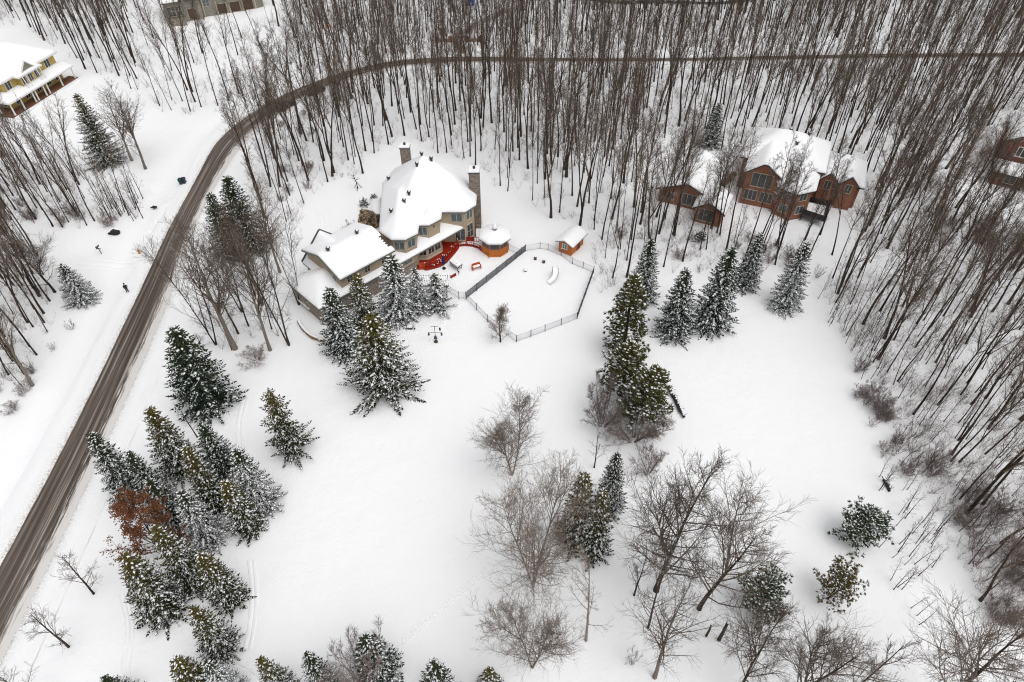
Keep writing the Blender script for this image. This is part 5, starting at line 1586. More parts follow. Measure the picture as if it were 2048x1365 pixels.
# ------------------------------------------------------------------ conifers
KC = {
    'dark':   kind_con(spruce, 'needle_dark', 11, 12, 3.0, .22, dens=1.2, ragged=.16),
    'dark2':  kind_con(spruce, 'needle_dark', 12, 12, 3.2, .30, droop=.32, ragged=.2, dens=1.1),
    'mid':    kind_con(spruce, 'needle_dark', 13, 11, 2.8, .46, ragged=.16, dens=1.15),
    'mid2':   kind_con(spruce, 'needle_olive', 14, 10, 2.6, .40, ragged=.17, dens=1.15),
    'slim':   kind_con(spruce, 'needle_olive', 15, 10, 2.0, .34, ragged=.15, dens=1.2),
    'snowy':  kind_con(spruce, 'needle_dark', 16, 10, 3.0, .80, droop=.4, ragged=.15, dens=1.1),
    'olive':  kind_con(spruce, 'needle_olive', 17, 14, 3.6, .42, droop=.2, ragged=.22, dens=1.05),
    'open':   kind_con(spruce, 'needle_olive', 18, 11, 3.0, .32, droop=.1, ragged=.38, dens=.85),
    'thin':   kind_con(spruce, 'needle_dark', 19, 9, 1.9, .80, droop=.35, ragged=.25, dens=.7),
    'pine':   kind_con(pine, 'needle_pine', 21, 12, 2.6, .40, nbr=120, tuft=9, base=.05),
    'pine2':  kind_con(pine, 'needle_pine', 22, 11, 2.7, .45, nbr=110, tuft=9, base=.12),
    'pgreen': kind_con(pine, 'needle_green', 23, 5, 2.4, .8, nbr=62, tuft=9, base=.1, roundness=.9, bl=.38),
    'pgold':  kind_con(pine, 'needle_gold', 24, 5, 2.5, .22, nbr=66, tuft=11, base=.16, roundness=.9, bl=.24),
    'yew':    kind_con(pine, 'needle_green', 25, 1.3, .8, .35, nbr=26, tuft=8, base=.1, roundness=.9, bl=.2),
}
CON = [  # kind, base px, top v, radius px, label
    ('dark', (418, 808), 657, 78, 'biggest dark spruce at the top of the roadside cluster, long snowy boughs on its right'),
    ('mid2', (365, 940), 817, 56, 'olive topped spruce just below the biggest roadside spruce'),
    ('mid', (265, 985), 860, 50, 'leftmost dark spruce of the cluster, closest to the road'),
    ('dark2', (325, 1010), 905, 46, 'dark spruce wedged between the leftmost spruce and the slim olive tipped one'),
    ('slim', (436, 1015), 895, 42, 'slim spruce with a bright olive tip in the middle of the roadside cluster'),
    ('dark2', (452, 945), 850, 50, 'dark open spruce at the foot of the biggest roadside spruce'),
    ('snowy', (527, 1015), 900, 58, 'snow laden spruce on the right flank of the cluster facing the lawn'),
    ('slim', (500, 1060), 966, 42, 'narrow green spruce in front of the snow laden right flank spruce'),
    ('snowy', (420, 1080), 985, 56, 'snow caked spruce beside the rusty oak'),
    ('mid', (360, 1055), 960, 48, 'dark snowy spruce directly above the rusty oak crown'),
    ('mid2', (392, 1165), 1055, 56, 'olive topped spruce right of the rusty oak trunk'),
    ('mid2', (332, 1222), 1115, 66, 'wide spruce with spreading lower boughs below the rusty oak'),
    ('slim', (464, 1203), 1108, 46, 'narrow leaning looking spruce at the lower right of the cluster'),
    ('mid2', (448, 1300), 1218, 50, 'single spruce below the cluster with a brown green tip'),
    ('slim', (408, 1388), 1322, 50, 'brown topped spruce at the bottom edge under the single spruce'),
    ('snowy', (470, 1392), 1322, 46, 'snow covered spruce at the bottom edge, right of the brown topped one'),
    ('mid2', (572, 1388), 1316, 42, 'small spruce at the bottom edge, first right of the snow covered one'),
    ('mid', (655, 1382), 1303, 44, 'small spruce at the bottom edge left of the reddish shrub'),
    ('mid', (762, 1352), 1272, 60, 'broad spruce at the bottom edge behind the reddish shrub'),
    ('mid', (880, 1405), 1328, 56, 'spruce top showing at the bottom edge right of the reddish shrub'),
    ('mid2', (980, 1395), 1340, 42, 'little spruce top at the bottom edge under the lowest birch'),
    ('dark2', (262, 1405), 1355, 42, 'spruce tip barely showing at the bottom edge near the road'),
    ('open', (583, 903), 778, 60, 'lone ragged spruce standing on the lawn right of the cluster'),
    ('snowy', (800, 632), 512, 60, 'thickly snow covered spruce against the stone garage wall'),
    ('thin', (838, 618), 537, 34, 'thin snowy spruce between the big snowy spruce and the pergola'),
    ('thin', (875, 618), 548, 40, 'small snowy spruce with a bare leader in front of the pergola'),
    ('mid2', (735, 655), 548, 46, 'olive spruce rising before the garage windows'),
    ('mid', (690, 700), 575, 54, 'frosted spruce left of the large olive spruce, at the garage corner'),
    ('olive', (768, 780), 630, 92, 'large olive spruce with long spreading snowy boughs below the house'),
    ('mid', (1282, 598), 477, 42, 'tall spruce at the wood edge behind the loose olive pine'),
    ('pine', (1248, 705), 540, 56, 'tall loose olive pine right of the pool lawn'),
    ('pine2', (1246, 792), 665, 60, 'loose olive pine in the middle of the pine row'),
    ('pine2', (1285, 845), 715, 66, 'front pine of the row, standing beside the fallen log'),
    ('mid', (1347, 668), 538, 52, 'frosted spruce, left one of the three before the brick house woods'),
    ('mid', (1420, 650), 493, 58, 'largest snow flecked spruce at the wood edge below the brick house'),
    ('mid', (1488, 575), 468, 36, 'slender spruce tucked behind the largest wood edge spruce'),
    ('snowy', (1567, 615), 485, 46, 'snowy spruce standing alone at the right end of the wood edge'),
    ('mid', (1420, 290), 203, 30, 'dark spruce inside the woods left of the brick house roofs'),
    ('mid', (1215, 1020), 908, 42, 'snow dusted spruce behind the double evergreen clump'),
    ('slim', (1152, 1082), 952, 50, 'left evergreen of the dense double clump between the birches'),
    ('slim', (1186, 1108), 985, 42, 'right evergreen of the dense double clump between the birches'),
    ('pgreen', (1707, 1080), 1028, 46, 'round dark green young pine near the right wood edge'),
    ('pgold', (1655, 1200), 1146, 50, 'round golden green young pine alone on the snow'),
    ('pgreen', (1508, 1216), 1160, 52, 'round frosted pine beside the tangled bare trees'),
    ('olive', (218, 328), 185, 46, 'tall narrow spruce in front of the yellow house'),
    ('snowy', (166, 602), 528, 42, 'squat snow laden spruce in the clearing left of the road'),
    ('dark', (502, 500), 352, 58, 'dark spruce right of the road bend behind bare branches'),
    ('dark', (466, 512), 384, 46, 'dark pointed spruce closest to the road bend'),
    ('yew', (728, 412), 400, 11, 'small dark evergreen shrub above the rock bed'),
    ('yew', (748, 399), 390, 8, 'tiny dark evergreen shrub near the house corner by the rock bed'),
    ('yew', (1399, 482), 465, 15, 'dark leafy mound in the snow below the left brick gables'),
]
rc = random.Random(31)
CONPOS = []
for kd, (u, v), vt, rp, lb in CON:
    x, y = at(u, v)
    H = height_to(x, y, vt)
    f = proj(x, y, H * .3)[2]
    R = rp * f / F * (.84 if kd[0] != 'p' else .95)
    nm = 'pine_tree' if kd.startswith('p') else 'evergreen_shrub' if kd == 'yew' else 'spruce_tree'
    plant(nm, lb, 'shrub' if kd == 'yew' else 'pine' if kd.startswith('p') else 'spruce', KC[kd], x, y, H, R, rc.uniform(0, 6.28), (rc.uniform(-.02, .02), rc.uniform(-.02, .02)), 'evergreen shrubs' if kd == 'yew' else 'snowy conifers')
    CONPOS.append((x, y, R))

# ------------------------------------------------------------------ lone bare trees and shrubs
KB = {
    'birch':   kind_bare(41, 10, 'birch', 'birchtwig', r0=.11, start=.14, nprim=52, spread=.40, wob=.07, ang=(22, 52), nsec=8, ntw=6, stems=2, stem_ang=.24, fork=True, up=.10, tr=.0065),
    'birch2':  kind_bare(42, 11, 'birch', 'birchtwig', r0=.11, start=.10, nprim=64, spread=.40, wob=.07, ang=(25, 58), nsec=8, ntw=6, stems=3, stem_ang=.34, fork=True, up=.08, tr=.0065),
    'slimbirch': kind_bare(43, 9, 'birch', 'birchtwig', r0=.10, start=.25, nprim=18, spread=.26, ang=(35, 70), nsec=6, ntw=4, up=.06, tr=.0065),
    'broad':   kind_bare(44, 13, 'bark', 'twigbrown', r0=.14, start=.16, nprim=34, spread=.38, ang=(25, 50), nsec=9, ntw=8, fork=True, up=.13, tr=.0065),
    'broad2':  kind_bare(45, 12, 'bark', 'twigbrown', r0=.14, start=.2, nprim=30, spread=.40, ang=(28, 55), nsec=9, ntw=8, fork=True, up=.12, tr=.0065),
    'broad3':  kind_bare(46, 14, 'palebark', 'twigbrown', r0=.18, start=.3, nprim=28, spread=.34, ang=(30, 55), nsec=6, ntw=4, fork=True, up=.10, low=4, tr=.0065),
    'maple':   kind_bare(47, 17, 'bark', 'twigbrown', r0=.14, start=.26, nprim=26, spread=.27, ang=(25, 50), nsec=6, ntw=4, stems=2, stem_ang=.22, fork=True, up=.10, low=4, tr=.0065),
    'smalltree': kind_bare(48, 4, 'bark', 'birchtwig', r0=.07, start=.12, nprim=26, spread=.48, ang=(22, 42), nsec=7, ntw=6, fork=True, up=.12, tr=.0065),
    'young':   kind_bare(49, 5, 'bark', 'twigbrown', r0=.07, start=.2, nprim=20, spread=.36, ang=(35, 60), nsec=5, ntw=3, up=.10, tr=.0065),
    'shrub':   kind_bare(50, 3.4, 'twig', 'twig', r0=.05, start=.1, nprim=34, spread=.42, ang=(20, 55), nsec=6, ntw=6, stems=9, stem_ang=.65, up=.10, tr=.0065),
    'shrub2':  kind_bare(51, 3.0, 'twig', 'twig', r0=.05, start=.1, nprim=30, spread=.5, ang=(25, 60), nsec=6, ntw=6, stems=8, stem_ang=.85, up=.06, tr=.0065),
    'twiggy':  kind_bare(52, 2.2, 'bark', 'twig', r0=.03, start=.15, nprim=14, spread=.4, ang=(25, 60), nsec=3, ntw=3, stems=5, stem_ang=.5, up=.1, tr=.009),
    'redshrub': kind_bare(53, 4, 'twig', 'twig', r0=.05, start=.1, nprim=40, spread=.4, ang=(15, 40), nsec=6, ntw=4, stems=12, stem_ang=.6, up=.12, tr=.0065),
    'oak':     kind_bare(54, 8, 'bark', 'bark', leaf='oakleaf', leafn=5200, r0=.12, start=.12, nprim=34, spread=.46, ang=(35, 65), nsec=6, ntw=4, up=.06, tr=.0065),
    'sapling': kind_bare(55, 5.5, 'bark', 'bark', r0=.05, start=.3, nprim=9, spread=.2, ang=(30, 55), nsec=3, ntw=2, up=.08, tr=.0065),
    'sapling2': kind_bare(56, 6.5, 'bark', 'twig', r0=.055, start=.35, nprim=11, spread=.18, ang=(25, 50), nsec=3, ntw=2, up=.10, tr=.0065),
}
LONE = [  # kind, base px, top v, radius px, name, category, label
    ('birch', (1025, 950), 815, 82, 'birch_tree', 'birch', 'pale birch alone on the lawn, topmost of the birch group'),
    ('birch2', (1066, 1172), 975, 118, 'birch_tree', 'birch', 'widest pale birch with branches reaching far left, left of the evergreen clump'),
    ('birch', (1064, 1335), 1183, 92, 'birch_tree', 'birch', 'bushy many stemmed birch at the bottom centre'),
    ('slimbirch', (1172, 1282), 1118, 52, 'birch_tree', 'birch', 'thin white stemmed birch just right of the bushy birch'),
    ('broad', (1312, 1182), 942, 112, 'bare_tree', 'tree', 'tall spreading bare tree left of the tangled group'),
    ('broad2', (1398, 1218), 1012, 118, 'bare_tree', 'tree', 'widest bare tree of the tangled group with a forked leaning trunk'),
    ('broad3', (1309, 1356), 1135, 80, 'bare_tree', 'tree', 'bare tree with a thick pale trunk rising from the bottom edge'),
    ('young', (1296, 1258), 1100, 46, 'bare_tree', 'tree', 'slender bare tree between the thick pale trunk and the tall spreading tree'),
    ('young', (1268, 1192), 1105, 40, 'bare_tree', 'tree', 'small crooked bare tree left of the tall spreading tree foot'),
    ('broad2', (1470, 1392), 1230, 90, 'bare_tree', 'tree', 'bare tree at the bottom edge below the frosted round pine'),
    ('broad', (1565, 1420), 1262, 90, 'bare_tree', 'tree', 'bare crown at the bottom edge between the frosted pine and the golden pine'),
    ('young', (1660, 1420), 1280, 60, 'bare_tree', 'tree', 'thin bare tree top at the bottom edge below the golden pine'),
    ('broad2', (1858, 1440), 1275, 150, 'bare_tree', 'tree', 'wide bare crown cut off by the bottom edge near the right corner'),
    ('smalltree', (1001, 684), 618, 27, 'bare_tree', 'tree', 'small round bare tree at the pool fence'),
    ('young', (186, 1187), 1108, 40, 'bare_tree', 'tree', 'upper of two small bare trees between the road and the oak'),
    ('young', (136, 1293), 1218, 44, 'bare_tree', 'tree', 'lower of two small bare trees close to the road'),
    ('young', (70, 1400), 1340, 40, 'bare_tree', 'tree', 'small bare tree top at the bottom left corner beside the road'),
    ('broad3', (291, 338), 152, 52, 'bare_tree', 'tree', 'right one of two open grown bare trees beside the tall narrow spruce'),
    ('broad3', (264, 322), 165, 48, 'bare_tree', 'tree', 'left one of two open grown bare trees beside the tall narrow spruce'),
    ('broad', (110, 585), 460, 50, 'bare_tree', 'tree', 'stout bare tree just left of the squat snowy spruce'),
    ('broad3', (65, 772), 590, 60, 'bare_tree', 'tree', 'stout bare tree at the lowest tip of the left woods near the road'),
    ('oak', (333, 1114), 1005, 66, 'oak_tree', 'oak', 'small oak still carrying rusty orange leaves among the spruces'),
    ('shrub', (1268, 882), 815, 76, 'bare_shrub', 'shrub', 'large purple grey shrub under the front pine'),
    ('shrub', (1205, 850), 760, 52, 'bare_shrub', 'shrub', 'greyish shrub left of the front pine'),
    ('shrub2', (1298, 945), 885, 40, 'bare_shrub', 'shrub', 'low grey shrub at the foot of the large purple shrub'),
    ('sapling', (1188, 935), 862, 26, 'sapling_tree', 'sapling', 'thin sapling above the snow dusted spruce'),
    ('redshrub', (735, 1385), 1290, 66, 'red_shrub', 'shrub', 'reddish twiggy shrub at the bottom edge before the broad spruce'),
    ('twiggy', (1635, 1293), 1262, 20, 'bare_shrub', 'shrub', 'tiny twig bush alone between the golden pine and the bottom edge'),
    ('twiggy', (1262, 1330), 1305, 18, 'bare_shrub', 'shrub', 'tiny twigs in the snow left of the thick pale trunk'),
    ('shrub2', (702, 470), 440, 22, 'bare_shrub', 'shrub', 'bare shrub between the rock bed and the garage roof'),
    ('shrub2', (515, 720), 690, 36, 'bare_shrub', 'shrub', 'low spreading bush below the maples left of the garage'),
    ('young', (408, 700), 668, 22, 'bare_tree', 'tree', 'little bare tree just above the biggest roadside spruce'),
    ('sapling', (395, 875), 800, 22, 'sapling_tree', 'sapling', 'grey leafless sapling among the cluster spruces'),
    ('shrub2', (30, 822), 800, 20, 'bare_shrub', 'shrub', 'thin bush in the snow at the left edge below the woods'),
    ('redshrub', (1122, 1082), 1035, 30, 'red_shrub', 'shrub', 'brown twiggy shrub at the left side of the double evergreen clump'),
]
MAPLES = [((578, 690), 380, 84, 'thick trunked bare maple nearest the garage wall'), ((470, 697), 420, 96, 'multi stemmed bare maple with branches over the road'),
          ((484, 624), 400, 60, 'straight bare maple between the dark spruces and the garage'), ((540, 700), 430, 62, 'bare maple just left of the thick trunked maple'),
          ((432, 690), 470, 70, 'leftmost bare maple below the road bend'), ((525, 610), 380, 56, 'bare maple in front of the cross gable'),
          ((598, 610), 400, 50, 'bare maple whose twigs cover the low garage roof'), ((560, 545), 330, 52, 'bare maple upslope of the garage drive')]
for kd, (u, v), vt, rp, nm, cat, lb in LONE:
    x, y = at(u, v)
    H = height_to(x, y, vt)
    f = proj(x, y, H * .5)[2]
    plant(nm, lb, cat, KB[kd], x, y, H, rp * f / F, rc.uniform(0, 6.28), (rc.uniform(-.03, .03), rc.uniform(-.03, .03)), 'lone bare trees' if cat in ('tree', 'birch', 'oak') else 'bare shrubs and saplings')
for i, ((u, v), vt, rp, lb) in enumerate(MAPLES):
    x, y = at(u, v)
    H = height_to(x, y, vt)
    f = proj(x, y, H * .6)[2]
    plant('maple_tree', lb, 'maple', KB['maple' if i % 2 == 0 else 'broad3'], x, y, H, rp * f / F, rc.uniform(0, 6.28), (rc.uniform(-.04, .04), rc.uniform(-.04, .04)), 'bare maples left of the house')

def fallen_log():
    a, b = Vector(at(1338, 777)), Vector(at(1367, 838))
    R_ = thing('fallen_log', 'dark fallen log lying on the snow right of the front pine', 'log', ((a.x + b.x) / 2, (a.y + b.y) / 2, 0))
    rr = random.Random(4)
    P_ = [a.lerp(b, i / 8) for i in range(9)]
    m = MB(); m.tube([(p.x + rr.uniform(-.06, .06), p.y + rr.uniform(-.06, .06), .30) for p in P_], [.34 - .022 * i + rr.uniform(-.03, .03) for i in range(9)], 9, True)
    for i in range(26):
        p = a.lerp(b, rr.random()); an = rr.uniform(0, 6.28); l = rr.uniform(.3, .65)
        m.tube([(p.x, p.y, .35), (p.x + l * math.cos(an), p.y + l * math.sin(an), .35 + rr.uniform(0, .35))], [.06, .02], 4)
    m.build('trunk', M['rockdark'], R_)
    m = MB()
    for i in range(14):
        p = a.lerp(b, (i + .5) / 14); m.blob((p.x + rr.uniform(-.05, .12), p.y + .12, .60 - .01 * i), (.16, .2, .06), i, 6, 4, .2)
    m.build('log_snow', M['lump'], R_, True)
    for (u, v, u2, v2, r, lb) in ((1437, 1281, 1468, 1246, .15, 'broken standing trunk, the thicker one in the tangle at the bottom right'), (1412, 1273, 1434, 1250, .10, 'broken standing trunk, the thinner one in the tangle at the bottom right')):
        x, y = at(u, v); H = height_to(x, y, v2)
        R_ = thing('broken_trunk', lb, 'dead tree', (x, y, 0))
        m = MB(); m.tube([(x, y, -.2), (x + .03, y, H * .5), (x, y + .04, H)], [r * 1.2, r, r * .85], 8, True); m.build('trunk', M['bark'], R_)
        m = MB(); m.blob((x, y, H + .03), (r * .8, r * .8, .07), 3, 8, 4); m.build('snow_cap', M['lump'], R_, True)
    x, y = at(1778, 985)
    a, b = Vector((x, y)), Vector(at(1765, 962))
    m = MB(); m.tube([(a.x, a.y, .2), ((a.x + b.x) / 2, (a.y + b.y) / 2, .34), (b.x, b.y, .25)], [.15, .17, .12], 8, True)
    for i in range(12):
        p = a.lerp(b, i / 12); m.tube([(p.x, p.y, .3), (p.x + rr.uniform(-.4, .4), p.y + rr.uniform(-.4, .4), .75)], [.05, .02], 4)
    tag(m.build('rotting_log', M['rockdark']), 'short dark rotting log in the brush at the right wood edge', 'log')
fallen_log()

# ------------------------------------------------------------------ the woods
KF = [kind_bare(60 + i, 19, 'bark', 'twigfar', wob=(.10, .16, .12, .2, .1, .17, .13, .15)[i], r0=(.13, .16, .11, .18, .12, .15, .14, .17)[i], start=(.58, .48, .62, .52, .66, .45, .55, .6)[i], nprim=(22, 26, 18, 28, 16, 24, 22, 26)[i], spread=(.16, .19, .14, .2, .13, .18, .16, .2)[i], ang=(20, 48), nsec=7, ntw=5, fork=(i % 3 != 2), up=.10, low=(2, 5, 0, 4, 1, 6, 3, 2)[i], tr=.0075) for i in range(8)]
LODF = []
for i in range(6):
    T, C_, tips = bare_tree(90 + i, 19, r0=.12 + .01 * i, start=.5 + .05 * (i % 3), nprim=17, spread=.16, ang=(20, 46), nsec=5, ntw=4, fork=True, up=.1, low=2, tr=.0085, wob=.1 + .03 * (i % 3))
    T.split = len(T.f)
    T.add(C_.v, C_.f)
    LODF.append(T)
def pxpoly(P_): return [at(*p) for p in P_]
ZONES = [  # name, polygon px, spacing m, height range, label, group
    ('lower_left', [(-260, 430), (60, 475), (98, 560), (108, 640), (84, 720), (62, 775), (-60, 800), (-330, 740)], 2.2, (13, 18), 'tall bare tree in the roadside woods on the left edge, beside the squat snowy spruce', 'trees of the lower left woods'),
    ('mid_left', [(-260, 265), (0, 300), (120, 345), (200, 345), (296, 395), (298, 425), (240, 455), (170, 464), (60, 452), (-260, 425)], 2.3, (12, 17), 'tall bare tree in the left woods between the yellow house and the dark roadside rock', 'trees of the middle left woods'),
    ('upper_left', [(-260, 40), (-120, -40), (900, -40), (900, 104), (760, 114), (650, 145), (545, 185), (440, 212), (350, 240), (300, 205), (230, 165), (160, 140), (115, 100), (40, 50), (-100, 60)], 3.2, (17, 22), 'tall bare tree in the upper left woods between the yellow house and the road bend', 'trees of the upper left woods'),
    ('far', [(900, -40), (2500, -40), (2500, 100), (900, 104)], 3.05, (17, 22), 'tall bare tree in the far woods above the straight road', 'trees of the far woods'),
    ('behind', [(500, 345), (520, 295), (590, 240), (650, 200), (740, 160), (900, 136), (1270, 134), (1270, 330), (1230, 400), (1180, 462), (1105, 450), (1060, 400), (975, 372), (955, 335), (800, 285), (765, 300), (740, 345), (690, 360), (640, 380), (560, 480), (520, 460)], 3.1, (18, 23), 'tall bare tree in the woods behind the main house below the straight road', 'trees of the woods behind the main house'),
    ('brick', [(1270, 134), (1640, 130), (1720, 300), (1700, 430), (1660, 500), (1600, 545), (1500, 560), (1330, 545), (1260, 560), (1215, 585), (1190, 600), (1180, 462), (1230, 400), (1270, 330)], 3.25, (17, 22), 'tall bare tree in the woods around the sprawling brick house', 'trees of the woods around the brick house'),
    ('right', [(1640, 130), (2500, 122), (2500, 1000), (2140, 900), (2000, 1010), (1930, 1062), (1880, 965), (1850, 900), (1780, 800), (1700, 690), (1640, 580), (1660, 500), (1700, 430), (1720, 300)], 3.05, (17, 22), 'tall bare tree in the dense woods along the right side', 'trees of the right hand woods'),
    ('bend', [(395, 640), (440, 560), (540, 520), (590, 590), (572, 680), (440, 705)], 3.4, (11, 17), 'bare tree in the grove between the road and the garage', 'trees of the roadside grove'),
    ('lower_right', [(1930, 1062), (2000, 1010), (2140, 900), (2500, 1000), (2500, 1400), (2110, 1330), (1960, 1215)], 3.4, (12, 17), 'bare tree with a pale leaning trunk in the lower right woods', 'trees of the lower right woods'),
]
rw = random.Random(77)
cand = []
for zn, px, sp, hr, lb, gp in ZONES:
    P_ = pxpoly(px)
    x0, x1 = min(p[0] for p in P_), max(p[0] for p in P_)
    y0, y1 = min(p[1] for p in P_), max(p[1] for p in P_)
    x0, x1, y1 = max(x0, -160), min(x1, 160), min(y1, 222)
    y = y0
    while y < y1:
        x = x0
        while x < x1:
            px_, py_ = x + rw.uniform(0, sp), y + rw.uniform(0, sp)
            x += sp
            if rw.random() < .12 or not inpoly(px_, py_, P_): continue
            if any(inpoly(px_, py_, q) for q in FOOT): continue
            if any(math.hypot(px_ - c[0], py_ - c[1]) < c[2] * .6 + .5 for c in CONPOS): continue
            qu, qv, _f = proj(px_, py_, 0)
            if zn == 'upper_left' and 290 < qu < 600 and qv < 200 and rw.random() < .8: continue
            if zn == 'mid_left' and qu > 175 and qv < 408: continue
            cand.append((px_, py_, rw.uniform(*hr) * (.62 if rw.random() < .22 else 1), lb, gp, zn))
        y += sp
cx_ = np.array([c[0] for c in cand]); cy_ = np.array([c[1] for c in cand])
keep = road_dist(cx_, cy_) > 4.6
dd_ = np.min(np.stack([np.hypot(cx_ - p[0], cy_ - p[1]) for p in dv]), 0)
keep &= dd_ > 2.6
cand = [c for c, k in zip(cand, keep) if k]
# trees standing close before the brick house, seen across its walls
for u, v, vt in ((1345, 470, 270), (1400, 500, 290), (1440, 470, 285), (1505, 520, 275), (1560, 490, 260), (1610, 480, 265), (1640, 470, 280), (1330, 440, 265), (1550, 530, 300)):
    x, y = at(u, v); cand.append((x, y, height_to(x, y, vt), ZONES[5][4], ZONES[5][5], 'brick'))
def apparent(c):
    u, v, f = proj(c[0], c[1], c[2] * .4)
    vis = -60 < u < 2110 and -40 < v < 1420
    return (c[2] / f) if vis else 0.0
cand.sort(key=apparent, reverse=True)
SUB = {}
for c in cand[:300]: SUB.setdefault(c[5], []).append(proj(c[0], c[1], 0)[:2])
def part_of(zn, x, y, H):
    u, v = proj(x, y, 0)[:2]
    us, vs_ = sorted(p[0] for p in SUB[zn]), sorted(p[1] for p in SUB[zn])
    k = len(us)
    a = 0 if u < us[k // 3] else 1 if u < us[2 * k // 3] else 2
    b = 0 if v < vs_[k // 3] else 1 if v < vs_[2 * k // 3] else 2
    w = [['top left', 'top middle', 'top right'], ['middle left', 'centre', 'middle right'], ['lower left', 'lower middle', 'lower right']][b][a]
    return w
SHORT = {'lower_left': 'roadside woods on the left edge', 'mid_left': 'left woods below the yellow house', 'upper_left': 'upper left woods beyond the road bend', 'far': 'far woods above the straight road', 'behind': 'woods behind the main house', 'brick': 'woods around the brick house', 'right': 'dense woods on the right side', 'lower_right': 'lower right woods', 'bend': 'grove beside the garage'}
for i, (x, y, H, lb, gp, zn) in enumerate(cand[:300]):
    w = part_of(zn, x, y, H)
    lb = ('short slender' if H < 13 else 'tall') + ' bare tree in the ' + w + ' of the ' + SHORT[zn]
    gp = w + ' of the ' + SHORT[zn]
    K = KF[rw.randrange(8)]
    o = plant('forest_tree', lb, 'tree', K, x, y, H, K.R * H / K.H * rw.choice((.65, .75, .85, .95, 1.1, 1.3)), rw.uniform(0, 6.28), (rw.gauss(0, .035), rw.gauss(0, .035)), gp)
print('forest candidates', len(cand))
def inview(c):
    u, v, f = proj(c[0], c[1], 0)
    return -220 < u < 2270 and -90 < v < 1500
rest = [c for c in cand[300:] if inview(c)]
print('forest rest', len(rest))
# one object: a few tree models plus the points where they stand; its node tree plants them
mv, mf, mod, mmat = [], [], [], []
for k, m in enumerate(LODF):
    o_ = len(mv); mv += [tuple(v) for v in m.v]; mf += [tuple(a + o_ for a in f) for f in m.f]; mod += [k] * len(m.v); mmat += [0] * m.split + [1] * (len(m.f) - m.split)
nm_ = len(mv)
mv += [(c[0], c[1], gz1(c[0], c[1]) - .05) for c in rest]; mod += [-1] * len(rest)
pm = bpy.data.meshes.new('far_woods')
pm.from_pydata(mv, [], mf)
pm.materials.append(M['bark_far']); pm.materials.append(M['twigfar'])
pm.polygons.foreach_set('material_index', mmat)
def attr(n, t, key, vals): pm.attributes.new(n, t, 'POINT').data.foreach_set(key, vals)
attr('model', 'INT', 'value', mod)
attr('pick', 'INT', 'value', [-1] * nm_ + [rw.randrange(len(LODF)) for c in rest])
attr('turn', 'FLOAT_VECTOR', 'vector', [0.0] * (3 * nm_) + [v for c in rest for v in (rw.gauss(0, .035), rw.gauss(0, .035), rw.uniform(0, 6.28))])
attr('grow', 'FLOAT_VECTOR', 'vector', [1.0] * (3 * nm_) + [v for c in rest for w in [c[2] / 19.0 * rw.choice((.62, .75, .85, .95, 1.1, 1.35))] for v in (w, w, c[2] / 19.0)])
fo = tag(link('far_woods', pm), 'mass of smaller bare trees filling the far woods', 'woods', kind='stuff')
ng = bpy.data.node_groups.new('woods', 'GeometryNodeTree')
ng.interface.new_socket('Geometry', in_out='INPUT', socket_type='NodeSocketGeometry')
ng.interface.new_socket('Geometry', in_out='OUTPUT', socket_type='NodeSocketGeometry')
gi, go, jn = ng.nodes.new('NodeGroupInput'), ng.nodes.new('NodeGroupOutput'), ng.nodes.new('GeometryNodeJoinGeometry')
def named(n, t):
    a = ng.nodes.new('GeometryNodeInputNamedAttribute'); a.data_type = t; a.inputs['Name'].default_value = n
    return a.outputs['Attribute']
def equals(n, k):
    c = ng.nodes.new('FunctionNodeCompare'); c.data_type = 'INT'; c.operation = 'EQUAL'
    q = [q for q in c.inputs if q.type == 'INT']
    ng.links.new(named(n, 'INT'), q[0]); q[1].default_value = k
    return c.outputs[0]
def pickout(k):
    sg = ng.nodes.new('GeometryNodeSeparateGeometry'); sg.domain = 'POINT'
    ng.links.new(gi.outputs[0], sg.inputs['Geometry']); ng.links.new(equals('model', k), sg.inputs['Selection'])
    return sg.outputs[0]
sites = pickout(-1)
for k in range(len(LODF)):
    ip = ng.nodes.new('GeometryNodeInstanceOnPoints')
    ng.links.new(sites, ip.inputs['Points']); ng.links.new(pickout(k), ip.inputs['Instance'])
    ng.links.new(equals('pick', k), ip.inputs['Selection'])
    er = ng.nodes.new('FunctionNodeEulerToRotation')
    ng.links.new(named('turn', 'FLOAT_VECTOR'), er.inputs[0]); ng.links.new(er.outputs[0], ip.inputs['Rotation'])
    ng.links.new(named('grow', 'FLOAT_VECTOR'), ip.inputs['Scale'])
    ng.links.new(ip.outputs[0], jn.inputs[0])
ng.links.new(jn.outputs[0], go.inputs[0])
md = fo.modifiers.new('woods', 'NODES'); md.node_group = ng

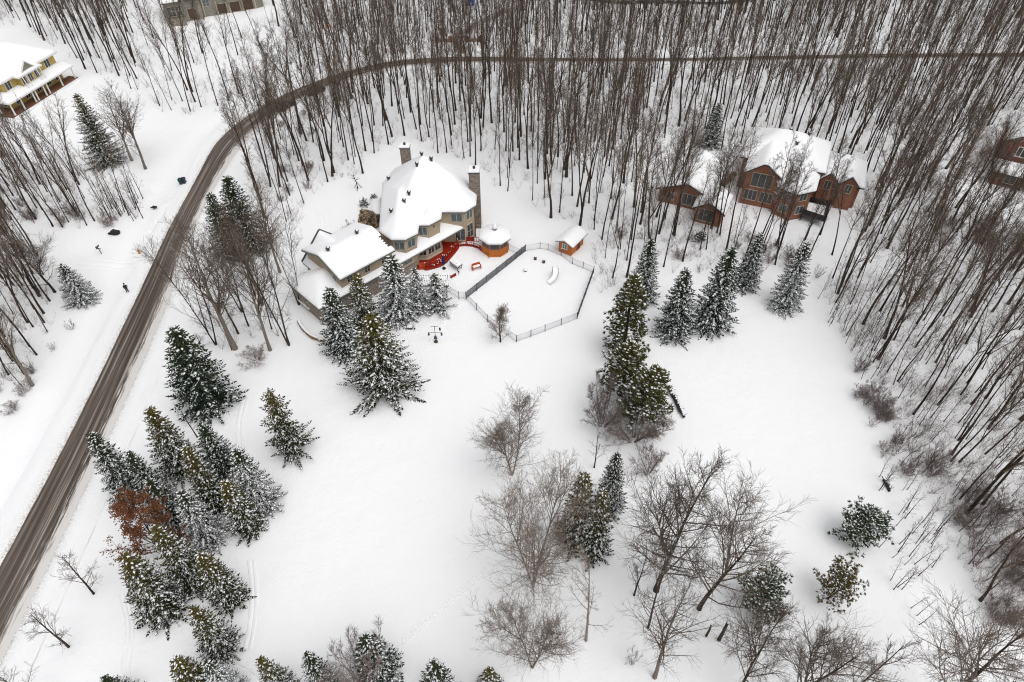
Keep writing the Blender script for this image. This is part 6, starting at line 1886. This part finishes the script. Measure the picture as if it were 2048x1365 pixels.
# saplings and brush along the wood edges
def scatter(poly_px, n, seed):
    P_ = pxpoly(poly_px); rr = random.Random(seed); out = []
    x0, x1 = min(p[0] for p in P_), max(p[0] for p in P_); y0, y1 = min(p[1] for p in P_), max(p[1] for p in P_)
    tries = 0
    while len(out) < n and tries < n * 60:
        tries += 1
        x, y = rr.uniform(x0, x1), rr.uniform(y0, y1)
        if inpoly(x, y, P_) and not any(inpoly(x, y, q) for q in FOOT): out.append((x, y))
    return out
rs_ = random.Random(9)
for pg, n, lb, gp, kinds, hr in (
    ([(1745, 1090), (1800, 1010), (1870, 1050), (1900, 1180), (1830, 1260), (1790, 1200)], 34, 'thin straight sapling rising from the snow right of the round pines', 'thin saplings right of the round pines', ('sapling', 'sapling2'), (3.5, 5.5)),
    ([(1740, 900), (1790, 860), (1850, 940), (1830, 1010), (1750, 985)], 16, 'thin sapling in the brush above the round green pine', 'saplings above the round green pine', ('sapling', 'sapling2'), (3, 5)),
    ([(1625, 600), (1650, 580), (1740, 700), (1770, 770), (1720, 760)], 34, 'thin purple grey sapling at the bend of the right wood edge', 'saplings at the bend of the right wood edge', ('sapling2', 'sapling'), (3, 5.5)),
    ([(1650, 560), (1760, 560), (1960, 760), (2080, 900), (1960, 960), (1850, 880), (1740, 730)], 70, 'thin grey sapling in the thicket inside the right wood edge', 'saplings of the right thicket', ('sapling2', 'sapling'), (4, 8)),
    ([(1900, 960), (2080, 900), (2080, 1250), (1970, 1200), (1900, 1060)], 30, 'thin grey sapling in the brush of the lower right corner', 'saplings of the lower right brush', ('sapling2', 'sapling'), (3, 6)),
    ([(275, 390), (310, 405), (300, 432), (255, 458), (190, 462), (220, 430)], 16, 'thin sapling at the edge of the left woods near the dark rocks', 'saplings at the left wood edge', ('sapling', 'sapling2'), (5, 8))):
    for (x, y) in scatter(pg, n, len(lb)):
        K = KB[kinds[rs_.randrange(2)]]; H = rs_.uniform(*hr)
        plant('sapling_tree', lb, 'sapling', K, x, y, H, K.R * H / K.H, rs_.uniform(0, 6.28), (rs_.gauss(0, .06), rs_.gauss(0, .06)), gp)
for pg, n, lb, gp, hr in (
    ([(1660, 640), (1740, 770), (1830, 880), (1880, 960), (1800, 960), (1745, 880), (1700, 740)], 22, 'leafless grey shrub along the right wood edge beside the open lawn', 'shrubs along the right wood edge', (1.6, 3.0)),
    ([(1850, 900), (1960, 1010), (2060, 1030), (2060, 1290), (1970, 1230), (1920, 1100), (1880, 1000)], 18, 'tangled leafless shrub in the lower right brush', 'shrubs in the lower right brush', (2.0, 3.8)),
    ([(1800, 380), (1960, 360), (2060, 420), (2060, 560), (1850, 480)], 16, 'leafless shrub before the red brick house on the right edge', 'shrubs before the red brick house', (1.8, 3.2)),
    ([(-30, 640), (90, 690), (165, 640), (150, 700), (60, 800), (-30, 830)], 14, 'leafless shrub at the foot of the lower left woods', 'shrubs at the foot of the lower left woods', (1.2, 2.2)),
    ([(-20, 400), (120, 420), (280, 420), (240, 458), (60, 452), (-20, 440)], 16, 'leafless shrub under the middle left woods', 'shrubs under the middle left woods', (1.4, 2.6)),
    ([(560, 250), (640, 210), (640, 330), (600, 420), (540, 400)], 14, 'leafless shrub between the road bend and the main house drive', 'shrubs between road bend and drive', (1.4, 2.6)),
    ([(1190, 480), (1260, 500), (1330, 540), (1480, 560), (1640, 560), (1560, 480), (1300, 460)], 18, 'leafless shrub under the trees below the brick house', 'shrubs below the brick house', (1.3, 2.6))):
    for (x, y) in scatter(pg, n, len(lb) + n):
        K = KB[('shrub', 'shrub2', 'twiggy')[rs_.randrange(3)]]; H = rs_.uniform(*hr)
        plant('bare_shrub', lb, 'shrub', K, x, y, H, K.R * H / K.H * rs_.uniform(.7, .95), rs_.uniform(0, 6.28), (0, 0), gp)
# uncountable fine brush poking through the snow of the woods
ub = MB(); ru = random.Random(19)
def sprig(x, y, H, k):
    z = gz1(x, y) - .04
    for i in range(k):
        a = ru.uniform(0, 6.28); l = H * ru.uniform(.6, 1.1); t = ru.uniform(.15, .7)
        p = Vector((x + ru.uniform(-.15, .15), y + ru.uniform(-.15, .15), z))
        e = p + Vector((math.cos(a) * math.sin(t), math.sin(a) * math.sin(t), math.cos(t))) * l
        ub.tube([p, e], [.012, .006], 3)
        for j in range(3):
            q = p.lerp(e, ru.uniform(.4, .95)); ub.tube([q, q + rdir(ru, e - p, ru.uniform(.4, .9)) * l * .35], [.008, .005], 3)
gzcache = None
pts = []
for zn, px, sp, hr, lb, gp in ZONES:
    n = {'lower_left': 260, 'mid_left': 320, 'upper_left': 1000, 'far': 900, 'behind': 620, 'brick': 750, 'right': 1500, 'lower_right': 520, 'bend': 60}[zn]
    pts += [p for p in scatter([(max(-200, min(2250, a)), b) for a, b in px], n, len(zn) * 3)]
pts = [p for p, d in zip(pts, road_dist(np.array([p[0] for p in pts]), np.array([p[1] for p in pts]))) if d > 4.5]
for (x, y) in pts: sprig(x, y, ru.uniform(.9, 3.0), ru.randint(4, 8))
for (x, y) in scatter([(1640, 590), (1700, 560), (1960, 800), (2080, 940), (2080, 1300), (1980, 1240), (1900, 1090), (1820, 940), (1730, 760)], 300, 5): sprig(x, y, ru.uniform(1.2, 3.0), ru.randint(4, 7))
tag(link('undergrowth', ub.mesh('undergrowth', M['twig'])), 'fine leafless brush poking through the snow of the woods', 'undergrowth', kind='stuff')
for o in bpy.data.objects:
    if '_world' in o: del o['_world']
print('tris', sum(len(m.loops) - 2 * len(m.polygons) for m in bpy.data.meshes if m.users))
